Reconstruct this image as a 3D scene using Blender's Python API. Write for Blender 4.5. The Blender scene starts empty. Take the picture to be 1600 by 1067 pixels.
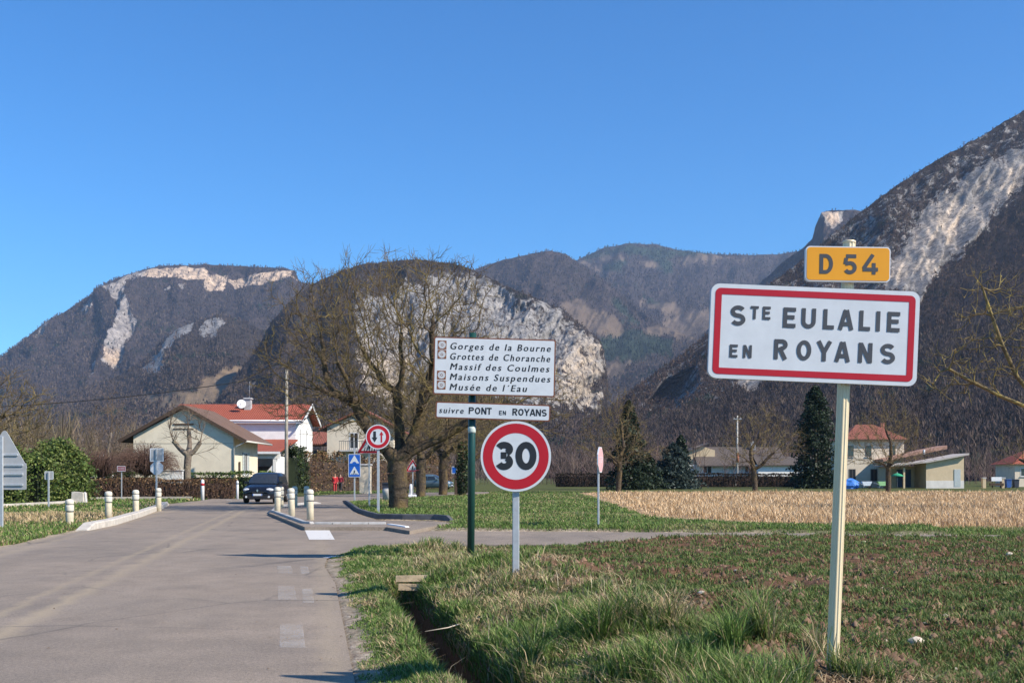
import bpy, bmesh, math, random
import numpy as np
from mathutils import Vector, Matrix, geometry
R = math.radians
sc = bpy.context.scene
COL = sc.collection
# ------------------------------------------------------------------ camera
EYE, F, CX, HY = 1.6, 1690.0, 800.0, 742.0
cam = bpy.data.cameras.new('camera'); cam_o = bpy.data.objects.new('camera', cam); COL.objects.link(cam_o)
cam.sensor_width = 36; cam.lens = 36 * F / 1600; cam.shift_y = (HY - 533.5) / 1600
cam.clip_start = 0.1; cam.clip_end = 40000
cam_o.location = (0, 0, EYE); cam_o.rotation_euler = (R(90), 0, 0)
sc.camera = cam_o
# ------------------------------------------------------------------ light
SUN_EL, SUN_AZ = R(38.5), R(117)
sunv = Vector((math.sin(SUN_AZ) * math.cos(SUN_EL), math.cos(SUN_AZ) * math.cos(SUN_EL), math.sin(SUN_EL)))
w = bpy.data.worlds.new('World'); sc.world = w; w.use_nodes = True
wn = w.node_tree; bg = wn.nodes['Background']
sky = wn.nodes.new('ShaderNodeTexSky'); sky.sky_type = 'NISHITA'; sky.sun_disc = False
sky.sun_elevation = SUN_EL; sky.sun_rotation = SUN_AZ
sky.altitude = 300; sky.air_density = 1.0; sky.dust_density = 0.2; sky.ozone_density = 3.0
hs = wn.nodes.new('ShaderNodeMix'); hs.data_type = 'RGBA'; hs.blend_type = 'MULTIPLY'; hs.inputs[0].default_value = 1
hs.inputs[7].default_value = (.45, .87, 1.13, 1)          # deep winter blue
hsat = wn.nodes.new('ShaderNodeHueSaturation'); hsat.inputs['Saturation'].default_value = 1.2
wn.links.new(sky.outputs[0], hsat.inputs['Color']); wn.links.new(hsat.outputs[0], hs.inputs[6]); wn.links.new(hs.outputs[2], bg.inputs[0])
bg.inputs[1].default_value = 0.105
sl = bpy.data.lights.new('sun', 'SUN'); sl.energy = 4.8; sl.angle = R(0.5); sl.color = (1, .9, .77)
so = bpy.data.objects.new('sun', sl); COL.objects.link(so); so.rotation_euler = sunv.to_track_quat('Z', 'Y').to_euler()
so.location = (30, -10, 60)
sc.view_settings.view_transform = 'Standard'; sc.view_settings.look = 'None'
sc.view_settings.exposure = 0.70; sc.view_settings.gamma = 1.0
sc.cycles.max_bounces = 6; sc.cycles.transparent_max_bounces = 6; sc.cycles.volume_bounces = 0
# ------------------------------------------------------------------ measuring
def P(px, py, Y):
    return Vector(((px - CX) / F * Y, Y, EYE - (py - HY) / F * Y))
def G(px, py, z=0.0):
    Y = F * (EYE - z) / (py - HY)
    return Vector(((px - CX) / F * Y, Y, z))
rng = np.random.default_rng(7)
rnd = random.Random(11)
# ------------------------------------------------------------------ noise
def _hash(i, j, k, seed):
    n = (i.astype(np.int64) * 374761393 + j.astype(np.int64) * 668265263 + k.astype(np.int64) * 2147483647 % 1274126177 + seed * 974711) & 0xffffffff
    n = ((n ^ (n >> 13)) * 1274126177) & 0xffffffff
    n = ((n ^ (n >> 16)) * 2246822519) & 0xffffffff
    return ((n ^ (n >> 15)) & 0xffff) / 32767.5 - 1.0
def noise(x, y, z=None, seed=0):
    x = np.asarray(x, float); y = np.asarray(y, float); z = np.zeros_like(x) if z is None else np.asarray(z, float)
    i, j, k = np.floor(x), np.floor(y), np.floor(z)
    fx, fy, fz = x - i, y - j, z - k
    fx, fy, fz = [f * f * f * (f * (f * 6 - 15) + 10) for f in (fx, fy, fz)]
    r = 0
    for a in (0, 1):
        for b in (0, 1):
            for c in (0, 1):
                r = r + _hash(i + a, j + b, k + c, seed) * (fx if a else 1 - fx) * (fy if b else 1 - fy) * (fz if c else 1 - fz)
    return r
def fbm(x, y, z=None, o=4, seed=0, ridged=False, gain=.5):
    r, a, t = 0, 1.0, 0
    for q in range(o):
        f = 2.03 ** q
        n = noise(x * f + q * 7.3, y * f - q * 3.1, None if z is None else z * f + q * 1.7, seed + q)
        if ridged: n = 1 - 2 * np.abs(n)
        r = r + a * n; t += a; a *= gain
    return r / t
def smooth(a, b, x):
    t = np.clip((x - a) / (b - a), 0, 1); return t * t * (3 - 2 * t)
def poly_sd(px, py, poly):      # signed distance to a polygon, positive inside
    p = np.asarray(poly, float); q = np.roll(p, -1, 0)
    d = np.full(px.shape, 1e9); ins = np.zeros(px.shape, bool)
    for (x0, y0), (x1, y1) in zip(p, q):
        ex, ey = x1 - x0, y1 - y0
        t = np.clip(((px - x0) * ex + (py - y0) * ey) / (ex * ex + ey * ey + 1e-12), 0, 1)
        d = np.minimum(d, np.hypot(px - x0 - t * ex, py - y0 - t * ey))
        c = (y0 > py) != (y1 > py)
        with np.errstate(divide='ignore', invalid='ignore'):
            xi = x0 + (py - y0) * ex / (ey if ey != 0 else 1e-12)
        ins ^= c & (px < xi)
    return np.where(ins, d, -d)
# ------------------------------------------------------------------ materials
MATS = {}
def nt(name):
    m = bpy.data.materials.new(name); m.use_nodes = True
    t = m.node_tree; b = t.nodes['Principled BSDF']
    return m, t, b
def ramp(t, pts, src):
    r = t.nodes.new('ShaderNodeValToRGB'); e = r.color_ramp.elements
    while len(e) < len(pts): e.new(.5)
    for i, (p, c) in enumerate(pts):
        e[i].position = p; e[i].color = (*c, 1) if len(c) == 3 else c
    if src is not None: t.links.new(src, r.inputs[0])
    return r
def tex(t, scale, detail=4, rough=.55, vec=None, kind='ShaderNodeTexNoise'):
    n = t.nodes.new(kind)
    n.inputs['Scale'].default_value = scale
    if kind == 'ShaderNodeTexNoise':
        n.inputs['Detail'].default_value = detail; n.inputs['Roughness'].default_value = rough
    if vec is not None: t.links.new(vec, n.inputs['Vector'])
    return n
def mixc(t, fac, a, b, mode='MIX'):
    m = t.nodes.new('ShaderNodeMix'); m.data_type = 'RGBA'; m.blend_type = mode
    for s, v in ((0, fac), (6, a), (7, b)):
        if isinstance(v, (int, float)): m.inputs[s].default_value = v
        elif isinstance(v, (tuple, list)): m.inputs[s].default_value = (*v, 1) if len(v) == 3 else v
        else: t.links.new(v, m.inputs[s])
    return m.outputs[2]
def math_n(t, op, a, b=None, c=None):
    m = t.nodes.new('ShaderNodeMath'); m.operation = op
    for i, v in enumerate((a, b, c)):
        if v is None: continue
        if isinstance(v, (int, float)): m.inputs[i].default_value = v
        else: t.links.new(v, m.inputs[i])
    return m.outputs[0]
def bump(t, b, h, strength, dist):
    n = t.nodes.new('ShaderNodeBump'); n.inputs['Strength'].default_value = strength; n.inputs['Distance'].default_value = dist
    t.links.new(h, n.inputs['Height']); t.links.new(n.outputs[0], b.inputs['Normal'])
def mat(name, c, rough=.6, metal=0, var=.12, scale=8, bmp=.0, bscale=40, bdist=.01, spec=.4, world=False):
    if name in MATS: return MATS[name]
    m, t, b = nt(name); MATS[name] = m
    tc = t.nodes.new('ShaderNodeTexCoord'); vec = tc.outputs['Object']
    n = tex(t, scale, 6, .6, vec)
    lo = tuple(x * (1 - var) for x in c); hi = tuple(min(1, x * (1 + var)) for x in c)
    r = ramp(t, ((.3, lo), (.7, hi)), n.outputs[0])
    t.links.new(r.outputs[0], b.inputs['Base Color'])
    b.inputs['Roughness'].default_value = rough; b.inputs['Metallic'].default_value = metal
    b.inputs['Specular IOR Level'].default_value = spec
    if bmp:
        n2 = tex(t, bscale, 5, .65, vec); bump(t, b, n2.outputs[0], bmp, bdist)
    return m
def matcol(name, rough=.75, trans=0.0, spec=.2):      # colour from the mesh's own 'col' attribute
    if name in MATS: return MATS[name]
    m, t, b = nt(name); MATS[name] = m
    a = t.nodes.new('ShaderNodeAttribute'); a.attribute_name = 'col'
    t.links.new(a.outputs['Color'], b.inputs['Base Color'])
    b.inputs['Roughness'].default_value = rough; b.inputs['Specular IOR Level'].default_value = spec
    if trans:
        tr = t.nodes.new('ShaderNodeBsdfTranslucent'); t.links.new(a.outputs['Color'], tr.inputs[0])
        mx = t.nodes.new('ShaderNodeMixShader'); mx.inputs[0].default_value = trans
        t.links.new(b.outputs[0], mx.inputs[1]); t.links.new(tr.outputs[0], mx.inputs[2])
        t.links.new(mx.outputs[0], t.nodes['Material Output'].inputs[0])
    return m
# ------------------------------------------------------------------ objects
def tag(o, label=None, cat=None, group=None, kind=None):
    if label: o['label'] = label
    if cat: o['category'] = cat
    if group: o['group'] = group
    if kind: o['kind'] = kind
    return o
def thing(name, label, cat, loc=(0, 0, 0), rot=(0, 0, 0), group=None):
    o = bpy.data.objects.new(name, None); COL.objects.link(o); o.empty_display_size = .2
    o.location = loc; o.rotation_euler = rot
    return tag(o, label, cat, group)
def link(name, me, m=None, parent=None, loc=None, rot=None):
    o = bpy.data.objects.new(name, me); COL.objects.link(o)
    if m is not None: me.materials.append(m)
    if parent is not None: o.parent = parent
    if loc is not None: o.location = loc
    if rot is not None: o.rotation_euler = rot
    return o
def copy_tree(o, parent=None):
    c = o.copy(); COL.objects.link(c)
    if parent is not None: c.parent = parent
    for ch in list(o.children): copy_tree(ch, c)
    return c
def npmesh(name, V, faces, m=None, parent=None, col=None, smooth_=False, loc=None, attrs=None):
    V = np.asarray(V, np.float32).reshape(-1, 3)
    me = bpy.data.meshes.new(name)
    me.vertices.add(len(V)); me.vertices.foreach_set('co', V.ravel())
    idx = np.concatenate([np.asarray(f, np.int32).ravel() for f in faces])
    tot = np.concatenate([np.full(len(f), np.asarray(f).shape[1], np.int32) for f in faces])
    st = np.concatenate([[0], np.cumsum(tot)[:-1]]).astype(np.int32)
    me.loops.add(len(idx)); me.loops.foreach_set('vertex_index', idx)
    me.polygons.add(len(tot)); me.polygons.foreach_set('loop_start', st); me.polygons.foreach_set('loop_total', tot)
    if smooth_: me.polygons.foreach_set('use_smooth', np.ones(len(tot), bool))
    me.update(calc_edges=True)
    if col is not None:
        a = me.color_attributes.new('col', 'FLOAT_COLOR', 'POINT')
        c = np.ones((len(V), 4), np.float32); c[:, :3] = np.asarray(col).reshape(-1, 3); a.data.foreach_set('color', c.ravel())
    for k, v in (attrs or {}).items():
        a = me.attributes.new(k, 'FLOAT', 'POINT'); a.data.foreach_set('value', np.asarray(v, np.float32).ravel())
    return link(name, me, m, parent, loc)
class MB:                       # collects faces, links them as one mesh object
    def __init__(s): s.v = []; s.f = []; s.sm = []
    def add(s, vs, fs, sm=False):
        b = len(s.v); s.v += [tuple(v) for v in vs]; s.f += [tuple(i + b for i in f) for f in fs]; s.sm += [sm] * len(fs); return s
    def box(s, c, d, rot=None):
        x, y, z = d[0] / 2, d[1] / 2, d[2] / 2
        vs = [Vector((i, j, k)) for i in (-x, x) for j in (-y, y) for k in (-z, z)]
        if rot is not None: vs = [rot @ v for v in vs]
        return s.add([v + Vector(c) for v in vs], [(0, 1, 3, 2), (4, 6, 7, 5), (0, 4, 5, 1), (2, 3, 7, 6), (0, 2, 6, 4), (1, 5, 7, 3)])
    def bbox(s, c, d, bev=.01):       # box with chamfered upright and top edges
        x, y = d[0] / 2, d[1] / 2; b = min(bev, x * .9, y * .9); z0, z1 = c[2] - d[2] / 2, c[2] + d[2] / 2
        ring = lambda k: [(-x + k, -y), (x - k, -y), (x, -y + k), (x, y - k), (x - k, y), (-x + k, y), (-x, y - k), (-x, -y + k)]
        r0 = [(c[0] + a, c[1] + e, z0) for a, e in ring(b)]; r1 = [(c[0] + a, c[1] + e, z1 - b) for a, e in ring(b)]
        q = [(c[0] + a * (1 - b / x), c[1] + e * (1 - b / y), z1) for a, e in ring(b)]
        n = 8; fs = [(i, (i + 1) % n, (i + 1) % n + n, i + n) for i in range(n)] + [(i + n, (i + 1) % n + n, (i + 1) % n + 2 * n, i + 2 * n) for i in range(n)]
        return s.add(r0 + r1 + q, fs + [tuple(range(2 * n, 3 * n)), tuple(range(n - 1, -1, -1))])
    def tube(s, pts, rs, n=10, cap=True):
        pts = [Vector(p) for p in pts]
        if not hasattr(rs, '__len__'): rs = [rs] * len(pts)
        vs, fs = [], []
        u = None
        for i, p in enumerate(pts):
            d = (pts[min(i + 1, len(pts) - 1)] - pts[max(i - 1, 0)]).normalized()
            if u is None:
                u = d.orthogonal().normalized()
            u = (u - d * u.dot(d)).normalized(); v = d.cross(u)
            vs += [p + (u * math.cos(a) + v * math.sin(a)) * rs[i] for a in [2 * math.pi * k / n for k in range(n)]]
        for i in range(len(pts) - 1):
            fs += [(i * n + k, i * n + (k + 1) % n, (i + 1) * n + (k + 1) % n, (i + 1) * n + k) for k in range(n)]
        s.add(vs, fs, True)
        if cap:
            b = len(s.v) - len(vs)
            s.f += [tuple(b + k for k in range(n - 1, -1, -1)), tuple(b + (len(pts) - 1) * n + k for k in range(n))]; s.sm += [False, False]
        return s
    def lathe(s, prof, n=16, c=(0, 0, 0), sm=True):
        vs = [(c[0] + r * math.cos(2 * math.pi * k / n), c[1] + r * math.sin(2 * math.pi * k / n), c[2] + z) for r, z in prof for k in range(n)]
        fs = [(i * n + k, i * n + (k + 1) % n, (i + 1) * n + (k + 1) % n, (i + 1) * n + k) for i in range(len(prof) - 1) for k in range(n)]
        s.add(vs, fs, sm); b = len(s.v) - len(vs); m = len(prof)
        s.f += [tuple(b + k for k in range(n - 1, -1, -1)), tuple(b + (m - 1) * n + k for k in range(n))]; s.sm += [False, False]; return s
    def prism(s, poly, axis, a, b):   # 2D outline extruded along an axis ('y': outline in x,z ; 'z': in x,y ; 'x': in y,z)
        tr = {'y': lambda p, t: (p[0], t, p[1]), 'z': lambda p, t: (p[0], p[1], t), 'x': lambda p, t: (t, p[0], p[1])}[axis]
        n = len(poly); vs = [tr(p, a) for p in poly] + [tr(p, b) for p in poly]
        fs = [(i, (i + 1) % n, (i + 1) % n + n, i + n) for i in range(n)]
        tri = geometry.tessellate_polygon([[Vector((p[0], p[1], 0)) for p in poly]])
        fs += [tuple(t) for t in tri] + [tuple(i + n for i in t[::-1]) for t in tri]
        return s.add(vs, fs)
    def build(s, name, m=None, parent=None, loc=None, rot=None):
        me = bpy.data.meshes.new(name); me.from_pydata(s.v, [], s.f)
        me.polygons.foreach_set('use_smooth', s.sm)
        bm = bmesh.new(); bm.from_mesh(me); bmesh.ops.recalc_face_normals(bm, faces=bm.faces[:]); bm.to_mesh(me); bm.free()
        me.update(); return link(name, me, m, parent, loc, rot)
def rrect(w, h, r, n=5, cx=0, cy=0):
    out = []
    for sx, sy, a0 in ((1, 1, 0), (-1, 1, 90), (-1, -1, 180), (1, -1, 270)):
        for k in range(n + 1):
            a = R(a0 + 90 * k / n); out.append((cx + sx * (w / 2 - r) + r * math.cos(a), cy + sy * (h / 2 - r) + r * math.sin(a)))
    return out
def circ(r, n=40, cx=0, cy=0): return [(cx + r * math.cos(2 * math.pi * k / n), cy + r * math.sin(2 * math.pi * k / n)) for k in range(n)]
def arc(cx, cy, rx, ry, a0, a1, n=12): return [(cx + rx * math.cos(R(a0 + (a1 - a0) * k / n)), cy + ry * math.sin(R(a0 + (a1 - a0) * k / n))) for k in range(n + 1)]
# tubes for trees and wires, vectorised
def tubes(p0, p1, r0, r1, n):
    d = p1 - p0; L = np.linalg.norm(d, axis=1, keepdims=True) + 1e-9; d = d / L
    ref = np.where(np.abs(d[:, 2:3]) > .9, np.array([[1., 0, 0]]), np.array([[0, 0, 1.]]))
    u = np.cross(d, ref); u /= np.linalg.norm(u, axis=1, keepdims=True) + 1e-9; v = np.cross(d, u)
    a = np.arange(n) * 2 * np.pi / n
    o = u[:, None, :] * np.cos(a)[None, :, None] + v[:, None, :] * np.sin(a)[None, :, None]
    V = np.stack([p0[:, None] + o * r0[:, None, None], p1[:, None] + o * r1[:, None, None]], 1)
    b = (np.arange(len(p0)) * 2 * n)[:, None]; k = np.arange(n)[None]; k2 = (k + 1) % n
    Fc = np.stack([b + k, b + k2, b + n + k2, b + n + k], -1).reshape(-1, 4)
    return V.reshape(-1, 3), Fc
# ================================================================== THE GROUND
def XR(Y): return .319 - .1834 * Y            # right edge of the main road
def g2(lst, z=0.0): return [tuple(G(a, b, z)[:2]) for a, b in lst]
ROAD = [(XR(-40) - 7.3, -40)] + g2([(0, 855), (120, 830), (258, 788), (300, 783), (372, 779.5), (448, 777), (520, 772.5), (620, 769.6), (700, 768.6), (764, 768.2)]) + \
       g2([(764, 771), (650, 776), (590, 780), (545, 783), (537, 785), (560, 803), (590, 812.5), (680, 814), (705, 816.5), (640, 829)]) + [(-3.2, 30.9), (-1.0, 24.6)] + \
       g2([(650, 857), (560, 862), (522, 867), (511, 873), (507, 885)]) + [(XR(16), 16), (XR(8), 8), (XR(-40), -40)]
SIDE = [(-3.6, 31.0), (4.0, 30.2), (12, 28.9), (26, 27.6), (60, 25.0), (60, 19.6), (26, 22.6), (12, 24.0), (4.0, 24.6), (0.0, 24.7), (-1.6, 24.5), (-3.3, 23.9)]
ISLE = g2([(420, 801), (476, 823), (603, 823), (640, 829), (705, 816.5), (680, 814), (590, 812.5), (560, 803), (537, 785), (478, 788), (440, 792)], .1)
GRASSI = g2([(764, 771), (650, 776), (590, 780), (545, 783), (537, 785), (560, 803), (590, 812.5), (680, 814), (705, 816.5), (640, 829)], .1) + [(3.5, 30.5), (12, 29.2), (14, 40), (4, 90)]
STUB = g2([(905, 769.5), (1010, 812), (1210, 823), (1420, 826), (1620, 827), (2000, 830), (1900, 768.5)])
def height(X, Y):
    s = X - XR(Y)
    sr = poly_sd(X, Y, ROAD); ss = poly_sd(X, Y, SIDE)
    near = smooth(24.0, 23.0, Y + .05 * np.sin(X * 3))
    n1 = fbm(X * .9, Y * .9, o=3, seed=3); n2 = fbm(X * 3.1, Y * 3.1, o=2, seed=5)
    # right side: verge, ditch, bank, field
    dd = smooth(16.2, 14.9, Y)
    wob = .12 * noise(Y * .55, Y * 0, seed=9)
    q = np.abs(s - .98 - wob)
    verge = .05 + .05 * n1 + .03 * n2
    low = 1 - smooth(15.5, 19.5, Y) * (1 - smooth(-.5, 5, X))
    bank = .25 * smooth(1.0, 2.4, s) * low + .05 * n1 * smooth(1, 2, s)
    ditch = -.62 * smooth(.3, .08, q) * dd
    mound = .16 * np.exp(-(((X - .45) / .5) ** 2 + ((Y - 14.6) / 1.4) ** 2))
    clod = .05 * n2 * smooth(2.5, 3.5, s)
    zr = (verge * smooth(0, .4, s) + bank + ditch + mound + clod) * near
    zr = np.where(s > 0, zr, 0)
    # left side and far ground
    far = .03 * fbm(X * .3, Y * .3, o=3, seed=12) - .012
    zl = (.05 * smooth(.1, .8, -7.25 - s) + .04 * n1) * (s < -7.2)
    gi = poly_sd(X, Y, GRASSI)
    zi = .1 * smooth(0, .25, gi) * smooth(95, 40, Y)
    z = np.where(near * (s > 0) > 0, zr, 0) + (1 - near * (s > 0)) * (far + np.where(Y < 80, zl, 0)) + zi
    inside = np.maximum(sr, ss)
    z = np.where(inside > -.35, z * smooth(0, -.35, inside) - .09 * smooth(-.06, .15, inside), z)
    return z
def spaced(parts):
    return np.unique(np.concatenate([np.arange(a, b, c) for a, b, c in parts]).round(4))
gx = spaced([(-9000, -400, 600), (-400, -60, 20), (-60, -22, 1.5), (-22, -9, .35), (-9, -3, .14), (-3, 6, .085), (6, 14, .25), (14, 40, 1), (40, 400, 20), (400, 9001, 600)])
gy = spaced([(-600, -20, 40), (-20, 5, 1), (5, 13, .1), (13, 26, .13), (26, 40, .3), (40, 110, 1.5), (110, 400, 15), (400, 9801, 600)])
GX, GY = np.meshgrid(gx, gy)
GZ = height(GX, GY)
GZ = np.where(np.hypot(GX, GY) > 260, -.5, GZ)
def grid_faces(ny, nx):
    i = np.arange(ny * nx).reshape(ny, nx)
    return np.stack([i[:-1, :-1], i[:-1, 1:], i[1:, 1:], i[1:, :-1]], -1).reshape(-1, 4)
S_ = GX - XR(GY)
soil = smooth(2.2, 3.2, S_ + .5 * fbm(GX * .8, GY * .8, seed=4)) * smooth(24.0, 23.3, GY)
soil = np.maximum(soil, .9 * smooth(.5, .15, np.abs(S_ - 1.02)) * smooth(16, 15, GY) * (S_ > 0))
sdr = np.maximum(poly_sd(GX, GY, ROAD), poly_sd(GX, GY, SIDE))
gravel = smooth(-.55, -.1, sdr + .22 * fbm(GX * 2.5, GY * 2.5, seed=8)) * (GY < 60)
stub = smooth(-.4, .4, poly_sd(GX, GY, STUB))
def ground_mat():
    m, t, b = nt('ground')
    tc = t.nodes.new('ShaderNodeTexCoord'); v = tc.outputs['Object']
    at = lambda k: (lambda n: (setattr(n, 'attribute_name', k), n.outputs['Fac'])[1])(t.nodes.new('ShaderNodeAttribute'))
    n1 = tex(t, .35, 6, .65, v); n2 = tex(t, 9, 5, .7, v); n3 = tex(t, 2.2, 5, .6, v)
    grass = ramp(t, ((.3, (.05, .065, .022)), (.55, (.09, .1, .034)), (.75, (.17, .145, .07))), math_n(t, 'ADD', math_n(t, 'MULTIPLY', n1.outputs[0], .5), math_n(t, 'MULTIPLY', n2.outputs[0], .5)))
    soilc = ramp(t, ((.3, (.08, .045, .028)), (.6, (.16, .09, .055)), (.8, (.24, .145, .09))), n2.outputs[0])
    grav = ramp(t, ((.35, (.2, .15, .11)), (.55, (.38, .31, .23)), (.72, (.55, .48, .39))), n2.outputs[0])
    st = ramp(t, ((.35, (.26, .17, .1)), (.65, (.48, .35, .21))), n2.outputs[0])
    c = mixc(t, at('soil'), grass.outputs[0], soilc.outputs[0])
    c = mixc(t, at('stubble'), c, st.outputs[0])
    c = mixc(t, math_n(t, 'MULTIPLY', at('gravel'), ramp(t, ((.2, (.3, .3, .3)), (.5, (1, 1, 1))), n3.outputs[0]).outputs[0]), c, grav.outputs[0])
    t.links.new(c, b.inputs['Base Color']); b.inputs['Roughness'].default_value = .95; b.inputs['Specular IOR Level'].default_value = .1
    bump(t, b, n2.outputs[0], .8, .04)
    return m
tag(npmesh('ground', np.stack([GX, GY, GZ], -1), [grid_faces(len(gy), len(gx))], ground_mat(), smooth_=True,
           attrs={'soil': soil, 'gravel': gravel, 'stubble': stub}), kind='structure')
# ------------------------------------------------------------------ asphalt
def asphalt(name, main):
    m, t, b = nt(name)
    tc = t.nodes.new('ShaderNodeTexCoord'); v = tc.outputs['Object']
    big = tex(t, .28, 5, .6, v); mid = tex(t, 1.6, 6, .65, v); fine = tex(t, 90, 3, .8, v); grit = tex(t, 26, 4, .8, v)
    # long cracks and darker stretched patches across the lane
    mp = t.nodes.new('ShaderNodeMapping'); mp.inputs['Rotation'].default_value = (0, 0, R(-10.4)); mp.inputs['Scale'].default_value = (1, .22, 1); t.links.new(v, mp.inputs[0])
    lane = tex(t, .9, 4, .6, mp.outputs[0])
    c = ramp(t, ((.28, (.205, .17, .136)), (.5, (.25, .206, .163)), (.72, (.29, .238, .19))), mid.outputs[0]).outputs[0]
    c = mixc(t, math_n(t, 'MULTIPLY', ramp(t, ((.42, (0, 0, 0)), (.68, (1, 1, 1))), big.outputs[0]).outputs[0], .6), c, (.155, .136, .118))
    c = mixc(t, math_n(t, 'MULTIPLY', ramp(t, ((.5, (0, 0, 0)), (.7, (1, 1, 1))), lane.outputs[0]).outputs[0], .5), c, (.31, .258, .205))
    c = mixc(t, .75, c, ramp(t, ((.3, (.2, .2, .2)), (.5, (.5, .5, .5)), (.7, (.82, .81, .79))), fine.outputs[0]).outputs[0], 'OVERLAY')
    c = mixc(t, .6, c, ramp(t, ((.35, (.32, .32, .32)), (.65, (.68, .67, .66))), grit.outputs[0]).outputs[0], 'OVERLAY')
    if main:
        dt = t.nodes.new('ShaderNodeVectorMath'); dt.operation = 'DOT_PRODUCT'; t.links.new(v, dt.inputs[0]); dt.inputs[1].default_value = (1, .1834, 0)
        s = math_n(t, 'SUBTRACT', dt.outputs['Value'], .319)
        s = math_n(t, 'ADD', s, math_n(t, 'MULTIPLY', math_n(t, 'SUBTRACT', mid.outputs[0], .5), .5))
        for pos, wd, amt in ((-3.45, .2, .62), (-3.95, .13, .5), (-6.6, .25, .35), (-.15, .22, .4), (-7.1, .3, .6)):
            f = math_n(t, 'SUBTRACT', 1, math_n(t, 'DIVIDE', math_n(t, 'ABSOLUTE', math_n(t, 'SUBTRACT', s, pos)), wd))
            f = math_n(t, 'MULTIPLY', math_n(t, 'MINIMUM', math_n(t, 'MAXIMUM', f, 0), 1), math_n(t, 'MULTIPLY', ramp(t, ((.3, (.35,) * 3), (.6, (1, 1, 1))), big.outputs[0]).outputs[0], amt))
            c = mixc(t, f, c, (.37, .3, .2))
    vo = t.nodes.new('ShaderNodeTexVoronoi'); vo.feature = 'DISTANCE_TO_EDGE'; vo.inputs['Scale'].default_value = .33
    wv = mixc(t, .12, v, mid.outputs['Color'], 'ADD'); t.links.new(wv, vo.inputs['Vector'])
    cr = ramp(t, ((0, (1, 1, 1)), (.012, (0, 0, 0))), vo.outputs['Distance']).outputs[0]
    c = mixc(t, math_n(t, 'MULTIPLY', math_n(t, 'MULTIPLY', cr, ramp(t, ((.45, (0, 0, 0)), (.6, (1, 1, 1))), big.outputs[0]).outputs[0]), .75), c, (.07, .065, .06))
    t.links.new(c, b.inputs['Base Color']); b.inputs['Roughness'].default_value = .85; b.inputs['Specular IOR Level'].default_value = .25
    bump(t, b, grit.outputs[0], .5, .012)
    return m
def sheet(name, poly, z, m):
    tri = geometry.tessellate_polygon([[Vector((*p, 0)) for p in poly]])
    mb = MB(); mb.add([(x, y, z) for x, y in poly], [tuple(t) for t in tri])
    return tag(mb.build(name, m), kind='structure')
M_ROAD = asphalt('asphalt', True); M_SIDE = asphalt('asphalt_side', False)
sheet('road', ROAD, 0.0, M_ROAD); sheet('side_road', SIDE, .004, M_SIDE)
# raised pavement island
mb = MB(); mb.prism(ISLE, 'z', .0, .1); tag(mb.build('pavement', M_SIDE), kind='structure')
# worn white paint
def paint(name, cover, op=1.0):
    m, t, b = nt(name); tc = t.nodes.new('ShaderNodeTexCoord'); v = tc.outputs['Object']
    n = tex(t, 2.2, 4, .7, v); n2 = tex(t, 42, 5, .85, v)
    f = math_n(t, 'ADD', math_n(t, 'MULTIPLY', n.outputs[0], .4), math_n(t, 'MULTIPLY', n2.outputs[0], .6))
    f = ramp(t, ((cover, (0, 0, 0)), (cover + .22, (op, op, op))), f).outputs[0]
    b.inputs['Base Color'].default_value = (.62, .6, .56, 1); b.inputs['Roughness'].default_value = .7
    tr = t.nodes.new('ShaderNodeBsdfTransparent'); mx = t.nodes.new('ShaderNodeMixShader'); t.links.new(f, mx.inputs[0]); t.links.new(tr.outputs[0], mx.inputs[1]); t.links.new(b.outputs[0], mx.inputs[2]); t.links.new(mx.outputs[0], t.nodes['Material Output'].inputs[0])
    return m
PW, PO = paint('white_paint', .2), paint('old_white_paint', .42, .4)
def quadmark(pts, z, m, name='road_marking'):
    mb = MB(); mb.add([(x, y, z) for x, y in pts], [tuple(range(len(pts)))]); return tag(mb.build(name, m), kind='structure')
quadmark(g2([(475, 825.5), (513, 825.5), (523, 843), (483, 843)]), .006, PW)
def lane_dash(y0, y1, px0, px1, wd=.12):
    a = Vector(g2([(px0, y0)])[0]); b = Vector(g2([(px1, y1)])[0]); return [(a.x - wd, a.y), (a.x + wd, a.y), (b.x + wd, b.y), (b.x - wd, b.y)]
for k in ((1012, 975, 457, 455), (937, 916, 449, 447), (896, 884, 446, 444)): quadmark(lane_dash(*k), .006, PO)
for k in ((942, 920, 482, 480), (897, 885, 477, 475)): quadmark(lane_dash(*k, .07), .006, PO)
def stripe(pts, wd, z, m):
    mb = MB()
    for (x0, y0), (x1, y1) in zip(pts[:-1], pts[1:]):
        d = Vector((x1 - x0, y1 - y0)).normalized(); n = Vector((-d.y, d.x)) * wd / 2
        mb.add([(x0 + n.x, y0 + n.y, z), (x1 + n.x, y1 + n.y, z), (x1 - n.x, y1 - n.y, z), (x0 - n.x, y0 - n.y, z)], [(0, 1, 2, 3)])
    return tag(mb.build('road_marking', m), kind='structure')
stripe(g2([(525, 841), (610, 839), (660, 838.2)]), .1, .008, PO)
stripe(g2([(668, 838), (705, 837.6)]), .1, .008, PO)
stripe(g2([(508, 871.5), (530, 868)]), .12, .006, PW)
# speed hump with worn white teeth near the car
mb = MB(); a = [G(300, 784), G(425, 784), G(432, 780.2), G(330, 780.2)]
mb.add([(p.x, p.y, z) for p, z in zip(a, (.004, .004, .05, .05))], [(0, 1, 2, 3)])
tag(mb.build('speed_hump', M_SIDE), kind='structure')
for x0 in (352, 372, 392, 410):
    quadmark(g2([(x0, 783.7), (x0 + 11, 783.7), (x0 + 7, 781.2), (x0 + 3, 781.2)], .0), .055, PO)
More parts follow.
